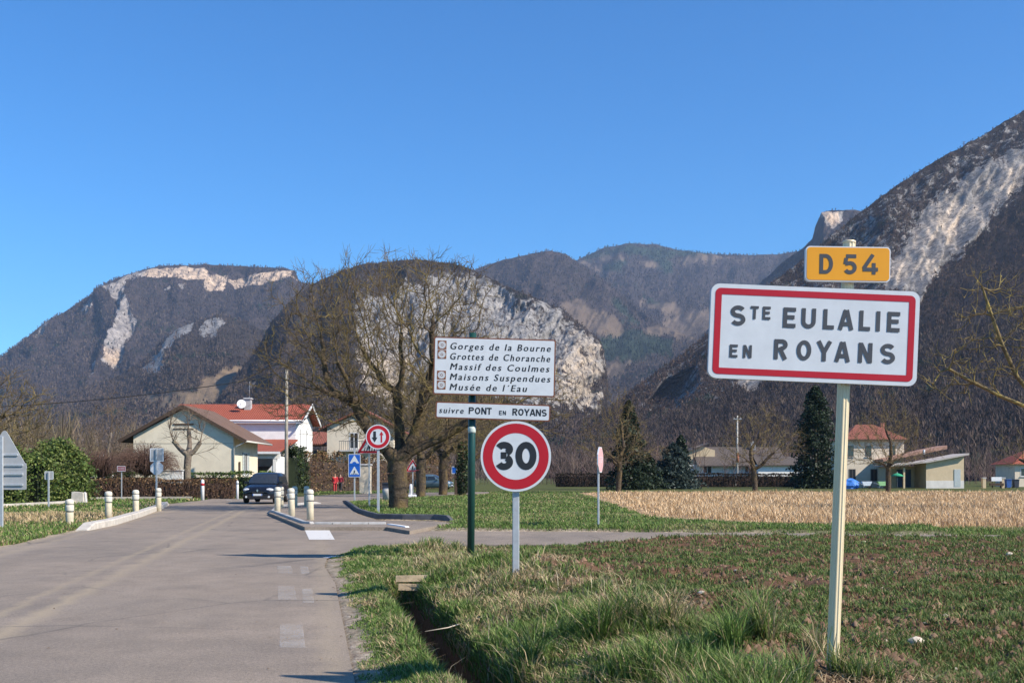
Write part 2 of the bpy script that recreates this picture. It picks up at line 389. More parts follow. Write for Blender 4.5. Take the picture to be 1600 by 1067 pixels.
# ------------------------------------------------------------------ kerbs
M_CONC = mat('concrete', (.50, .46, .40), .85, var=.22, scale=3, bmp=.4, bscale=60)
M_KWHITE = mat('kerb_white', (.40, .39, .37), .8, var=.2, scale=5, bmp=.3)
M_KDARK = mat('kerb_dark', (.1, .1, .105), .8, var=.3, scale=4, bmp=.4)
def kerb(name, pts, wd, z0, z1, m, label, top=None, ease=True):
    mb = MB(); pts = [Vector(p) for p in pts]; N = len(pts); ring = []
    for i, p in enumerate(pts):
        d = (pts[min(i + 1, N - 1)] - pts[max(i - 1, 0)]).normalized(); n = Vector((-d.y, d.x)) * wd / 2
        zt = z1 if not ease or 0 < i < N - 1 else z0 + (z1 - z0) * .35
        b = .03
        ring.append([(p.x + n.x, p.y + n.y, z0), (p.x + n.x, p.y + n.y, zt - b), (p.x + n.x * .8, p.y + n.y * .8, zt), (p.x - n.x * .8, p.y - n.y * .8, zt), (p.x - n.x, p.y - n.y, zt - b), (p.x - n.x, p.y - n.y, z0)])
    vs = [v for r in ring for v in r]; fs = []
    for i in range(N - 1): fs += [(i * 6 + k, i * 6 + k + 1, i * 6 + 7 + k, i * 6 + 6 + k) for k in range(5)]
    fs += [tuple(range(5, -1, -1)), tuple((N - 1) * 6 + k for k in range(6))]
    mb.add(vs, fs); return tag(mb.build(name, m), label, 'kerb')
def dense(pts, n=4):
    out = []
    for a, b in zip(pts[:-1], pts[1:]): out += [tuple(Vector(a).lerp(Vector(b), k / n)) for k in range(n)]
    return out + [tuple(pts[-1])]
kerb('kerb', dense(g2([(127, 829), (172, 820), (216, 806.5), (250, 794), (259, 788.5)])), .36, -.06, .2, M_CONC, 'thick pale concrete kerb curving along the left road edge by the bollards')
fk = dense(g2([(421, 801), (440, 808.5), (476, 822.5), (490, 823.5)]))
kerb('kerb', fk, .16, -.02, .17, M_KWHITE, 'grey kerb with whitened top fronting the island bollards')
kk = g2([(492, 823.6), (520, 823.8), (548, 823.8), (576, 823.8), (603, 823.8)])
for i in range(len(kk) - 1):
    a, b = Vector(kk[i]), Vector(kk[i + 1]); kerb('kerb', [tuple(a.lerp(b, t)) for t in (.015, .5, .985)], .16, -.02, .165, M_KWHITE,
        ['leftmost short kerb block of the island front beside the white road patch', 'second short kerb block from the left along the island front', 'third short kerb block from the left along the island front', 'rightmost short kerb block of the island front where the white end begins'][i], ease=False)['group'] = 'short kerb blocks along the island front'
kerb('kerb', dense(g2([(604, 823.9), (622, 826.5), (640, 829.6)])), .15, -.02, .13, mat('kerb_bright', (.75, .74, .72), .8), 'bright white kerb end sloping down to the side road')
kerb('kerb', dense(g2([(537, 785), (560, 803), (575, 808.5), (590, 812.5), (630, 813.4), (680, 814), (706, 816.5)])), .14, .05, .24, M_KDARK, 'dark kerb edging the grass under the big walnut')
kerb('kerb', dense(g2([(425, 799), (440, 792.3), (478, 788.3), (500, 787)]), 3), .12, .02, .13, M_KWHITE, 'thin whitened kerb along the rear of the bollard island')
# ================================================================== MOUNTAINS (each a real body with its own distance)
def hill_mat(name, forest, dark, rock, warm, meadow, sc_=1.0, streak=(0, 0, 0)):
    m, t, b = nt(name)
    tc = t.nodes.new('ShaderNodeTexCoord'); v = tc.outputs['Object']
    at = lambda k: (lambda n: (setattr(n, 'attribute_name', k), n.outputs['Fac'])[1])(t.nodes.new('ShaderNodeAttribute'))
    big = tex(t, .006 * sc_, 6, .6, v); mid = tex(t, .035 * sc_, 6, .7, v); fine = tex(t, .16 * sc_, 5, .75, v)
    mp = t.nodes.new('ShaderNodeMapping'); mp.inputs['Rotation'].default_value = streak; mp.inputs['Scale'].default_value = (1, 1, .22); t.links.new(v, mp.inputs[0])
    st = tex(t, .045 * sc_, 6, .72, mp.outputs[0])
    fo = mixc(t, ramp(t, ((.35, (0, 0, 0)), (.62, (1, 1, 1))), mid.outputs[0]).outputs[0], forest, dark)
    fo = mixc(t, .7, fo, ramp(t, ((.3, (.25,) * 3), (.7, (.75,) * 3)), fine.outputs[0]).outputs[0], 'OVERLAY')
    fo = mixc(t, at('green'), fo, (.035, .05, .035))
    rk = mixc(t, ramp(t, ((.3, (0, 0, 0)), (.7, (1, 1, 1))), st.outputs[0]).outputs[0], tuple(x * .38 for x in rock), rock)
    wm = mixc(t, ramp(t, ((.35, (0, 0, 0)), (.65, (1, 1, 1))), st.outputs[0]).outputs[0], tuple(x * .55 for x in warm), warm)
    rk = mixc(t, at('warm'), rk, wm)
    ck = tex(t, .03 * sc_, 7, .65, mp.outputs[0]); ca = math_n(t, 'ABSOLUTE', math_n(t, 'SUBTRACT', ck.outputs[0], .5))
    rk = mixc(t, ramp(t, ((.0, (.8, .8, .8)), (.035, (0, 0, 0))), ca).outputs[0], rk, tuple(x * .3 for x in rock))
    rk = mixc(t, .8, rk, ramp(t, ((.3, (.22,) * 3), (.7, (.78,) * 3)), fine.outputs[0]).outputs[0], 'OVERLAY')
    me = mixc(t, ramp(t, ((.35, (0, 0, 0)), (.7, (1, 1, 1))), mid.outputs[0]).outputs[0], meadow, tuple(x * .7 for x in meadow))
    f = math_n(t, 'ADD', at('rock'), math_n(t, 'MULTIPLY', math_n(t, 'SUBTRACT', math_n(t, 'ADD', math_n(t, 'MULTIPLY', st.outputs[0], .55), math_n(t, 'MULTIPLY', mid.outputs[0], .45)), .5), 2.6))
    f = ramp(t, ((.46, (0, 0, 0)), (.6, (1, 1, 1))), f).outputs[0]
    c = mixc(t, f, fo, rk); c = mixc(t, at('meadow'), c, me)
    t.links.new(c, b.inputs['Base Color']); b.inputs['Roughness'].default_value = .95; b.inputs['Specular IOR Level'].default_value = .05
    h = math_n(t, 'ADD', mid.outputs[0], math_n(t, 'MULTIPLY', fine.outputs[0], .5)); bump(t, b, h, .9, 6 / sc_)
    return m
def mask(px, py, polys, soft, amp, seed):
    r = np.zeros_like(px)
    n = fbm(px / 9, py / 9, o=4, seed=seed) * amp + fbm(px / 30, py / 30, o=2, seed=seed + 5) * amp
    for p in polys: r = np.maximum(r, smooth(-soft, soft, poly_sd(px, py, p) + n))
    return r
HILLS = {}
def mountain(name, crest, foot, nu, nv, g, amp, wl, m, rock=(), warm=(), meadow=(), green=(), dent=(), rough=1.0, soft=5, amp_m=7, seed=0, rockfloor=0.0, rk=1.0, scrub=(), rr=.05, rs=.12):
    crest = np.array(crest, float); foot = np.array(foot, float)
    u = np.linspace(crest[0, 0], crest[-1, 0], nu)
    cy = np.interp(u, crest[:, 0], crest[:, 1]); cY = np.interp(u, crest[:, 0], crest[:, 2])
    cy = cy + rough * 1.3 * fbm(u / 14, u * 0, o=4, seed=seed + 40)
    fu = np.interp(np.linspace(0, 1, nu), np.linspace(0, 1, 64), np.linspace(foot[0, 0], foot[-1, 0], 64))
    fy = np.interp(fu, foot[:, 0], foot[:, 1]); fY = np.interp(fu, foot[:, 0], foot[:, 2])
    v = np.linspace(0, 1, nv)[:, None]
    px = u[None] + (fu - u)[None] * v; py = cy[None] + (fy - cy)[None] * v
    Y = cY[None] + (fY - cY)[None] * v ** g
    # relief: gullies that push the surface nearer or farther
    wy = (px * .6 + py * 1.0)
    rel = (fbm(px / wl, py / (wl * 1.1), o=5, seed=seed, gain=.5) * .8 + .36 * fbm((px + py * .5) / wl * 1.6, py / (wl * 1.6), o=4, seed=seed + 70, ridged=True)) * amp * .6
    for poly, depth in dent: rel = rel - depth * smooth(-6, 10, poly_sd(px, py, poly))
    mr = mask(px, py, rock, soft, amp_m, seed + 1) if len(rock) else px * 0
    if len(scrub): ms = mask(px, py, scrub, 12, 12, seed + 11)
    mw = mask(px, py, warm, soft * 1.6, amp_m * 1.8, seed + 2) if len(warm) else px * 0
    mm = .85 * mask(px, py, meadow, 5, 9, seed + 3) if len(meadow) else px * 0
    mg = mask(px, py, green, 6, 9, seed + 4) if len(green) else px * 0
    dg = (px * .5 + py)
    rel = rel + mr * amp * (rr * fbm(px / 5, py / 12, o=4, seed=seed + 9) + rs * fbm((px - py * .4) / 40, dg / 14, o=4, seed=seed + 19))
    win = smooth(0, .06, v) * smooth(1.02, .9, v) * .9 + .1 * smooth(1, .9, v)
    Y2 = Y - rel * win
    X = (px - CX) / F * Y; Z = EYE - (py - HY) / F * Y
    Pn = np.stack([X, Y2, Z], -1)
    # the far side, down to the ground
    back = []
    for k, (dy, dz) in enumerate(((.04, .985), (.10, .9), (.22, .6), (.4, .0))):
        back.append(np.stack([X[0] * (1 + dy * .5), cY * (1 + dy), np.maximum(Z[0] * dz, -3) if k < 3 else np.full(nu, -6.)], -1))
    bot = Pn[-1].copy(); bot[:, 2] = -8; bot[:, 1] -= 4
    A = np.concatenate([np.array(back[::-1]), Pn, bot[None]], 0)
    nb = len(back); e = lambda a: np.concatenate([np.repeat(a[:1], nb, 0), a, a[-1:]], 0)
    o = tag(npmesh(name, A, [grid_faces(A.shape[0], nu)[:, ::-1]], m, smooth_=True, attrs={'rock': np.clip(np.maximum(e(mr) * rk, e(ms) * .34 if len(scrub) else 0) + rockfloor * (1 - e(mm)), 0, 1.3), 'warm': e(mw), 'meadow': e(mm), 'green': e(mg)}), kind='structure')
    HILLS[o.name] = (Pn, px, py, mr, mm, mg)
    return o
FOR, DRK = (.07, .054, .05), (.034, .03, .03)
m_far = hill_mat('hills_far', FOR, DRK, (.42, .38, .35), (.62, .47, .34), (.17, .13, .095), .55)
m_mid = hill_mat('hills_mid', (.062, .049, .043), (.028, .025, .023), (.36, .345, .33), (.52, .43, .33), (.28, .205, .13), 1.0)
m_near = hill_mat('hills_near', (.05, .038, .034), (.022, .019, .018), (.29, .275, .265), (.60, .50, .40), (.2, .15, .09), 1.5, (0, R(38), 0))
# left table mountain
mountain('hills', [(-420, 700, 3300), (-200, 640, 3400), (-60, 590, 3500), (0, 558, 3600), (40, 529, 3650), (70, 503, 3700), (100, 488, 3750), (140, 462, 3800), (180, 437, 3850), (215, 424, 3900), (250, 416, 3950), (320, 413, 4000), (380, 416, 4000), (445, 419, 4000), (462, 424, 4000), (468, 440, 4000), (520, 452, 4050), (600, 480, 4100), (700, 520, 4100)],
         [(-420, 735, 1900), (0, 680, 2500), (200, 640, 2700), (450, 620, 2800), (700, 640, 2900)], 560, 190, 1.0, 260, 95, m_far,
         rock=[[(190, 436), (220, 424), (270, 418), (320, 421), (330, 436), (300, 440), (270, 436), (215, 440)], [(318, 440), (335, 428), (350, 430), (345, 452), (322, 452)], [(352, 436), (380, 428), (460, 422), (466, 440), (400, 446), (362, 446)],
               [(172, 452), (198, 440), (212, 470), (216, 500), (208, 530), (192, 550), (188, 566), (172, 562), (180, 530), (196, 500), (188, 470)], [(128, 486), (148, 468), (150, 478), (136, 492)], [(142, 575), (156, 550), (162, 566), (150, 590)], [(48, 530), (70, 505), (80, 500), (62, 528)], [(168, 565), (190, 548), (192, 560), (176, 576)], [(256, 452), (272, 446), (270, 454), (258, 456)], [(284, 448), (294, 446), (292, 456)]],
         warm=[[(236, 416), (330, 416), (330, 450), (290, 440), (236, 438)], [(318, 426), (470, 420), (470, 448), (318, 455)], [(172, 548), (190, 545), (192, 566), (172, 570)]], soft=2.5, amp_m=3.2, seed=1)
# lower hill before it
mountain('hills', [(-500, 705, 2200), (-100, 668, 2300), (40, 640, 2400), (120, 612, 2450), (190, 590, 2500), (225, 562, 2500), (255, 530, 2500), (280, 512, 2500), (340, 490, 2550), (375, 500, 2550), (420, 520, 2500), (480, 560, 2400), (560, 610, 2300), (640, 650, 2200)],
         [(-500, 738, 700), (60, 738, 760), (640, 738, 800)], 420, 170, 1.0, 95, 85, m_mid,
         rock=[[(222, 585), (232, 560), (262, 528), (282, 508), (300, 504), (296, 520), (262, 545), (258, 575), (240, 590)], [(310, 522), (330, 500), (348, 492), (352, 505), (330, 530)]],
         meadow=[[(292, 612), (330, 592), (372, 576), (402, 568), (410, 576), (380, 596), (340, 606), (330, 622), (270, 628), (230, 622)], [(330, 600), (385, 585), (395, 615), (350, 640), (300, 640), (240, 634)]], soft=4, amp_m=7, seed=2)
# back range: far one, then the near ridge
mountain('hills', [(820, 470, 5600), (880, 420, 5600), (905, 405, 5600), (945, 387, 5600), (985, 380, 5600), (1030, 383, 5600), (1060, 391, 5600), (1100, 397, 5600), (1160, 399, 5600), (1215, 397, 5600), (1300, 385, 5600), (1420, 375, 5600)],
         [(820, 600, 3600), (1000, 560, 3600), (1420, 560, 3600)], 420, 150, 1.0, 380, 80, m_far,
         meadow=[[(940, 403), (972, 404), (968, 410), (945, 410)], [(1060, 408), (1110, 402), (1170, 404), (1165, 411), (1100, 414), (1070, 416)], [(905, 412), (935, 420), (950, 432), (930, 430)], [(995, 408), (1025, 414), (1015, 418)], [(1000, 470), (1060, 482), (1050, 490), (1010, 484)], [(1010, 520), (1060, 492), (1120, 488), (1120, 530), (1050, 526)]],
         green=[[(905, 404), (950, 385), (1060, 391), (1110, 398), (1100, 405), (1040, 404), (960, 402), (915, 408)], [(945, 420), (975, 415), (970, 432), (940, 432)], [(1025, 408), (1050, 412), (1040, 422)], [(980, 440), (1010, 460), (1040, 478), (1010, 478)]], seed=3)
mountain('hills', [(600, 470, 4200), (700, 440, 4200), (745, 420, 4200), (790, 405, 4200), (830, 396, 4200), (862, 391, 4200), (885, 397, 4200), (905, 412, 4150), (940, 435, 4050), (985, 470, 3900), (1020, 500, 3700), (1060, 520, 3500), (1130, 545, 3300), (1250, 560, 3200)],
         [(600, 690, 2200), (900, 670, 2300), (1000, 650, 2400), (1250, 640, 2500)], 420, 170, 1.0, 300, 85, m_far,
         meadow=[[(882, 482), (905, 471), (925, 476), (985, 516), (930, 520), (900, 512)], [(986, 522), (1030, 505), (1090, 512), (1090, 530), (1020, 530)], [(940, 568), (1000, 560), (1010, 572), (945, 590)]],
         green=[[(935, 525), (985, 518), (1055, 530), (1040, 560), (960, 568), (938, 548)], [(960, 470), (1000, 500), (985, 505)]], seed=4)
# far cliff knob
mountain('hills', [(1100, 520, 3300), (1180, 450, 3300), (1225, 408, 3300), (1255, 388, 3300), (1275, 368, 3300), (1281, 352, 3300), (1283, 333, 3300), (1300, 329, 3300), (1335, 328, 3300), (1400, 345, 3300), (1480, 400, 3300)],
         [(1100, 620, 2500), (1480, 600, 2500)], 300, 140, 1.0, 160, 60, m_far,
         rock=[[(1283, 334), (1318, 331), (1318, 345), (1300, 362), (1284, 352)]], warm=[[(1283, 334), (1312, 331), (1310, 350), (1295, 358)]], soft=2, amp_m=2.5, seed=5)
# dome of grey rock behind the walnut
mountain('hills', [(250, 690, 1500), (330, 640, 1560), (390, 560, 1650), (430, 495, 1720), (470, 455, 1790), (500, 438, 1850), (540, 420, 1850), (580, 410, 1850), (640, 406, 1850), (700, 409, 1850), (735, 419, 1800), (770, 436, 1760), (810, 455, 1700), (850, 472, 1650), (880, 486, 1620), (900, 503, 1600), (918, 517, 1590), (932, 528, 1585), (940, 545, 1582), (943, 565, 1580), (946, 600, 1575), (948, 630, 1570), (952, 660, 1560)],
         [(250, 740, 620), (500, 740, 640), (700, 740, 700), (880, 735, 900), (952, 730, 1150)], 620, 240, 1.0, 120, 70, m_mid,
         rock=[[(560, 470), (600, 455), (640, 440), (690, 418), (740, 425), (800, 455), (880, 490), (935, 532), (946, 600), (940, 640), (880, 650), (800, 640), (740, 600), (700, 560), (640, 640), (590, 640), (560, 560)]],
         warm=[[(905, 535), (938, 532), (946, 590), (930, 630), (890, 640), (880, 600), (905, 565)], [(560, 560), (640, 540), (660, 640), (580, 640)]], soft=14, amp_m=16, seed=6, rough=2.0, rk=.68)
# right mountain with the pale cliff
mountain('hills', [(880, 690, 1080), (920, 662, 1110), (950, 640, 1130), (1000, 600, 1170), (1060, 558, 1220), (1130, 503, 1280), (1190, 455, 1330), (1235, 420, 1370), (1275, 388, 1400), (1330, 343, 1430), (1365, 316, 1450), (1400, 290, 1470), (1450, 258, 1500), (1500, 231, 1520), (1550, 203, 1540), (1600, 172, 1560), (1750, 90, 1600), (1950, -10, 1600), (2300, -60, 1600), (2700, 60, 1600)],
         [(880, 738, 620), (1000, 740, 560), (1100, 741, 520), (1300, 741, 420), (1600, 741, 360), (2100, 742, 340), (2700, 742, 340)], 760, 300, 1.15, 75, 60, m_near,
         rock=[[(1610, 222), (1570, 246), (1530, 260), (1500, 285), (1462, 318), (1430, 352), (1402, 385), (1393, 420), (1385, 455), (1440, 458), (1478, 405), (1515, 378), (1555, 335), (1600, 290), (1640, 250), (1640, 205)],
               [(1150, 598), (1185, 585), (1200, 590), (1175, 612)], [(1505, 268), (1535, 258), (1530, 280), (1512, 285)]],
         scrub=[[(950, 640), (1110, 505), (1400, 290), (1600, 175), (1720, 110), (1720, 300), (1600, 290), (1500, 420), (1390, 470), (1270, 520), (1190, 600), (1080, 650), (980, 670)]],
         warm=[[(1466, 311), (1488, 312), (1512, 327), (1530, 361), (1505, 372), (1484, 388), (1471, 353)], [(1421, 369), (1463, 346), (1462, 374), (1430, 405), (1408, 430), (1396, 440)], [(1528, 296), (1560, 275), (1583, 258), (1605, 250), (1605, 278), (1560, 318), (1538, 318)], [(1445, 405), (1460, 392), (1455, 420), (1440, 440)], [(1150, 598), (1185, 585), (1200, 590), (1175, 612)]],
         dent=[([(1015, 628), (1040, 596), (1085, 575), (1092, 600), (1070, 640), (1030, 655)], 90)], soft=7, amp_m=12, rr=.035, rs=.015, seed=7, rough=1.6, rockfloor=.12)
# ------------------------------------------------------------------ woods on the slopes: one mass of bare trees per hill
def woods(name, src, n, H, nsl, wd, pal, seed, band=(0, 1), zlim=None, keep=lambda px, py: True, dens_rock=.85, label=None, ycut=None):
    Pn, px, py, mr, mm, mg = HILLS[src]; r = np.random.default_rng(seed)
    nv, nu = px.shape; bases = []; gg = []
    got = 0
    while got < n:
        k = n * 3
        a = r.uniform(band[0], band[1], k) * (nv - 1.001); b = r.uniform(0, 1, k) * (nu - 1.001)
        i, j = a.astype(int), b.astype(int); fa, fb = (a - i)[:, None], (b - j)[:, None]
        p = Pn[i, j] * (1 - fa) * (1 - fb) + Pn[i + 1, j] * fa * (1 - fb) + Pn[i, j + 1] * (1 - fa) * fb + Pn[i + 1, j + 1] * fa * fb
        x_, y_ = px[i, j], py[i, j]
        ok = (r.uniform(0, 1, k) > dens_rock * np.clip(mr[i, j], 0, 1)) & (mm[i, j] < r.uniform(.1, .75, k)) & keep(x_, y_) & (x_ > -120) & (x_ < 1720)
        ok &= fbm(x_ / 6, y_ / 6, o=2, seed=seed) > r.uniform(-1.1, .5, k)
        bases.append(p[ok]); gg.append(mg[i, j][ok]); got += ok.sum()
    B = np.concatenate(bases)[:n]; gm = np.concatenate(gg)[:n]
    h = H * r.uniform(.6, 1.25, n)
    # slivers: from the trunk outwards and up
    t0 = r.uniform(.1, .7, (n, nsl)); az = r.uniform(0, 2 * np.pi, (n, nsl)); out = r.uniform(.1, .5, (n, nsl)) * (1.15 - t0 * .8); up = r.uniform(.1, .38, (n, nsl))
    t0[:, 0] = 0; out[:, 0] = .03; up[:, 0] = .95
    hh = h[:, None]
    p0 = B[:, None, :] + np.stack([np.cos(az) * out * .25 * hh, np.sin(az) * out * .25 * hh, t0 * hh - .08 * hh], -1)
    p1 = B[:, None, :] + np.stack([np.cos(az) * out * hh, np.sin(az) * out * hh, np.minimum(t0 + up, 1.05) * hh], -1)
    wv = r.uniform(.4, 1, (n, nsl))[..., None] * wd * hh[..., None] * np.stack([-np.sin(az + r.uniform(-1, 1, az.shape)), np.cos(az + r.uniform(-1, 1, az.shape)), r.uniform(-.2, .2, az.shape)], -1)
    mid = p0 * .45 + p1 * .55
    V = np.stack([p0, mid + wv, p1, mid - wv], 2).reshape(-1, 3)
    q = np.arange(n * nsl) * 4
    pal = np.array(pal); ci = r.integers(0, len(pal), n); tone = r.uniform(.7, 1.3, (n, 1)) * (1 + .45 * fbm(B[:, 0] / (14 * H), B[:, 1] / (14 * H), B[:, 2] / (9 * H), o=3, seed=seed + 3))[:, None]; c = pal[ci] * tone
    gm = np.maximum(gm, (fbm(B[:, 0] / (9 * H), B[:, 1] / (9 * H), B[:, 2] / (5 * H), o=3, seed=seed + 8) > .42) * (r.uniform(0, 1, n) < .7))
    c = np.where((gm > .5)[:, None], np.array([[.03, .045, .03]]) * tone, c)
    c = np.repeat(np.repeat(c[:, None], nsl, 1) * r.uniform(.7, 1.3, (n, nsl, 1)), 4, 1)
    return tag(npmesh(name, V, [np.stack([q, q + 1, q + 2, q + 3], -1)], matcol('bare_wood', .9), col=c), kind='stuff')
PAL = [(.094, .071, .06), (.082, .062, .055), (.108, .083, .062), (.068, .052, .048)]
PALN = [(.094, .068, .056), (.072, .052, .045), (.112, .083, .062), (.056, .042, .038), (.084, .06, .053)]
hn = ['hills'] + ['hills.%03d' % k for k in range(1, 8)]
woods('woodland', hn[0], 34000, 10, 6, .16, PAL, 21)
woods('woodland', hn[1], 26000, 9, 7, .14, PAL, 22)
woods('woodland', hn[2], 18000, 13, 5, .18, PAL, 23)
woods('woodland', hn[3], 22000, 11, 5, .16, PAL, 24)
woods('woodland', hn[4], 4500, 9, 5, .16, PAL, 25)
woods('woodland', hn[5], 26000, 5.5, 8, .11, PALN, 26, dens_rock=.93)
woods('woodland', hn[6], 24000, 3.6, 8, .12, [(.10, .062, .048), (.075, .05, .042), (.12, .08, .056), (.055, .042, .036)], 27, keep=lambda x, y: y < 700 - (x - 900) * .32, dens_rock=.985)
woods('woodland', hn[6], 12000, 8, 26, .03, PALN, 28, band=(.25, 1), keep=lambda x, y: y > 690 - (x - 900) * .30, dens_rock=.97)

# ------------------------------------------------------------------ the air
mb = MB(); mb.box((0, 3300, 590), (14000, 9000, 1240))
hz, t, b = nt('haze'); t.nodes.remove(b)
pv = t.nodes.new('ShaderNodeVolumePrincipled'); pv.inputs['Color'].default_value = (.52, .70, 1, 1); pv.inputs['Density'].default_value = 5.5e-5; pv.inputs['Anisotropy'].default_value = .1
t.links.new(pv.outputs[0], t.nodes['Material Output'].inputs['Volume'])
tag(mb.build('haze', hz), kind='stuff')
# ================================================================== TREES
def colonize(pts, nodes, parent, step, kill, infl, iters, r, trop=.12, maxch=3):
    N = [np.array(n, float) for n in nodes]; par = list(parent); nch = [0] * len(N)
    for q in par:
        if q >= 0: nch[q] += 1
    A = np.array(pts, float); arr = np.array(N)
    d = np.linalg.norm(A[:, None] - arr[None], axis=2); near = d.argmin(1); dist = d.min(1)
    for it in range(iters):
        act = dist < infl
        if not act.any() or len(A) == 0: break
        new, np_ = [], []
        ids = near[act]; pa = A[act]
        vec = pa - np.array(N)[ids]; vec /= np.linalg.norm(vec, axis=1, keepdims=True) + 1e-9
        acc = {}
        order = np.argsort(ids); ids_s = ids[order]; vs = vec[order]
        u, st = np.unique(ids_s, return_index=True); sums = np.add.reduceat(vs, st, axis=0)
        for k, i in enumerate(u):
            if nch[i] >= maxch: continue
            v = sums[k]; v = v / (np.linalg.norm(v) + 1e-9)
            if par[i] >= 0:
                pd = N[i] - N[par[i]]; pd /= np.linalg.norm(pd) + 1e-9; v = v + .35 * pd
            v = v + r.normal(0, .28, 3) + np.array([0, 0, trop]); v /= np.linalg.norm(v) + 1e-9
            new.append(N[i] + v * step * r.uniform(.7, 1.15)); np_.append(i); nch[i] += 1
        if not new: break
        b = len(N); N += new; par += np_; nch += [0] * len(new)
        nw = np.array(new); d2 = np.linalg.norm(A[:, None] - nw[None], axis=2); j = d2.argmin(1); m = d2[np.arange(len(A)), j]
        upd = m < dist; near = np.where(upd, j + b, near); dist = np.where(upd, m, dist)
        keep = dist > kill; A, near, dist = A[keep], near[keep], dist[keep]
        full = np.array([nch[i] >= maxch for i in near]) if len(near) else np.zeros(0, bool)
        A, near, dist = A[~full], near[~full], dist[~full]
    return np.array(N), np.array(par)
def blobs(r, spec, n):          # random points inside a union of ellipsoids, more of them near the outside
    out = []; tot = sum(a[3] * a[4] * a[5] for a in spec)
    for cx, cy, cz, rx, ry, rz in spec:
        k = max(8, int(n * rx * ry * rz / tot)); v = r.normal(0, 1, (k, 3)); v /= np.linalg.norm(v, axis=1, keepdims=True)
        out.append(np.array([cx, cy, cz]) + v * (r.uniform(0, 1, (k, 1)) ** .38) * np.array([rx, ry, rz]))
    return np.concatenate(out)
M_BARK = None
def bark_mat(name, a, b_, lichen, lam):
    if name in MATS: return MATS[name]
    m, t, b = nt(name); MATS[name] = m; tc = t.nodes.new('ShaderNodeTexCoord'); v = tc.outputs['Object']
    n = tex(t, 6, 6, .7, v); n2 = tex(t, 1.6, 4, .6, v)
    c = ramp(t, ((.3, a), (.7, b_)), n.outputs[0]).outputs[0]
    c = mixc(t, math_n(t, 'MULTIPLY', ramp(t, ((.48, (0, 0, 0)), (.62, (1, 1, 1))), n2.outputs[0]).outputs[0], lam), c, lichen)
    t.links.new(c, b.inputs['Base Color']); b.inputs['Roughness'].default_value = .95; b.inputs['Specular IOR Level'].default_value = .1
    bump(t, b, n.outputs[0], 1, .09); return m
B_WAL = bark_mat('bark_walnut', (.04, .03, .022), (.13, .10, .072), (.24, .17, .06), .4)
T_WAL = bark_mat('twig_walnut', (.08, .06, .04), (.185, .14, .088), (.36, .28, .09), .55)
T_LIC = bark_mat('twig_lichen', (.13, .10, .06), (.26, .20, .10), (.46, .36, .11), .75)
T_BRN = bark_mat('twig_brown', (.11, .08, .06), (.22, .165, .12), (.24, .18, .11), .3)
T_RED = bark_mat('twig_red', (.10, .06, .05), (.19, .12, .09), (.2, .13, .1), .3)
B_PALE = bark_mat('bark_pale', (.12, .095, .075), (.27, .225, .18), (.3, .26, .15), .3)
def skeleton_to_parts(root, N, par, r0, expo, r, twig=(2, .5, .006), trunk_r=.07, bmat=None, tmat=None, hang=0.0, rmax=None):
    n = len(N); rad = np.zeros(n); e = expo
    for i in range(n - 1, -1, -1):
        if rad[i] == 0: rad[i] = r0 ** e
        if par[i] >= 0: rad[par[i]] += rad[i]
    rad = rad ** (1 / e)
    if rmax is not None: rad = rad * min(1.6, rmax / rad[0]) if rad[0] > rmax else np.where(rad > trunk_r * .5, rad * rmax / rad[0], rad)
    idx = np.where(par >= 0)[0]; p0, p1, ra, rb = N[par[idx]], N[idx], rad[par[idx]], rad[idx]
    ra = np.minimum(ra, rb * 1.5)
    tk = rb > trunk_r
    V, Fc = tubes(p0[tk], p1[tk], ra[tk], rb[tk], 8); npmesh('trunk', V, [Fc], bmat, root, smooth_=True)
    c0, c1, ca, cb = p0[~tk], p1[~tk], ra[~tk], rb[~tk]
    # twigs on the thin wood
    k, L, tr = twig
    if k:
        b = np.repeat(c1[cb < r0 * 4], k, 0); dr = np.repeat((c1 - c0)[cb < r0 * 4], k, 0); dr /= np.linalg.norm(dr, axis=1, keepdims=True) + 1e-9
        v = dr * .8 + r.normal(0, .55, b.shape) + np.array([0, 0, .25 - hang]); v /= np.linalg.norm(v, axis=1, keepdims=True)
        ln = L * r.uniform(.4, 1.2, (len(b), 1)); mid = b + v * ln * .5 + r.normal(0, .06, b.shape) * ln; end = mid + (v + r.normal(0, .35, b.shape)) * ln * .5
        c0 = np.concatenate([c0, b, mid]); c1 = np.concatenate([c1, mid, end])
        ca = np.concatenate([ca, np.full(len(b), tr), np.full(len(b), tr * .8)]); cb = np.concatenate([cb, np.full(len(b), tr * .8), np.full(len(b), tr * .45)])
    V, Fc = tubes(c0, c1, ca, cb, 4); return npmesh('crown', V, [Fc], tmat, root)
def bare_tree(label, base, trunk, crown, n, step, r0, seed, group=None, twig=(2, .5, .007), expo=2.3, trunk_r=.07, bmat=None, tmat=None, name='bare_tree', trop=.1, hang=0, rmax=None, kill=1.6, infl=6, limbs=()):
    r = np.random.default_rng(seed); root = thing(name, label, 'tree', base, group=group)
    nodes = [np.array(p, float) for p in trunk]; par = [-1] + list(range(len(trunk) - 1))
    for lb in limbs:          # hand-placed main limbs leave the last trunk node
        prev = len(trunk) - 1
        for p in lb: nodes.append(np.array(p, float)); par.append(prev); prev = len(nodes) - 1
    pts = blobs(r, crown, n)
    N, pr = colonize(pts, nodes, par, step, step * kill, step * infl, 90, r, trop)
    skeleton_to_parts(root, N, pr, r0, expo, r, twig, trunk_r, bmat or B_WAL, tmat or T_WAL, hang, rmax)
    return root
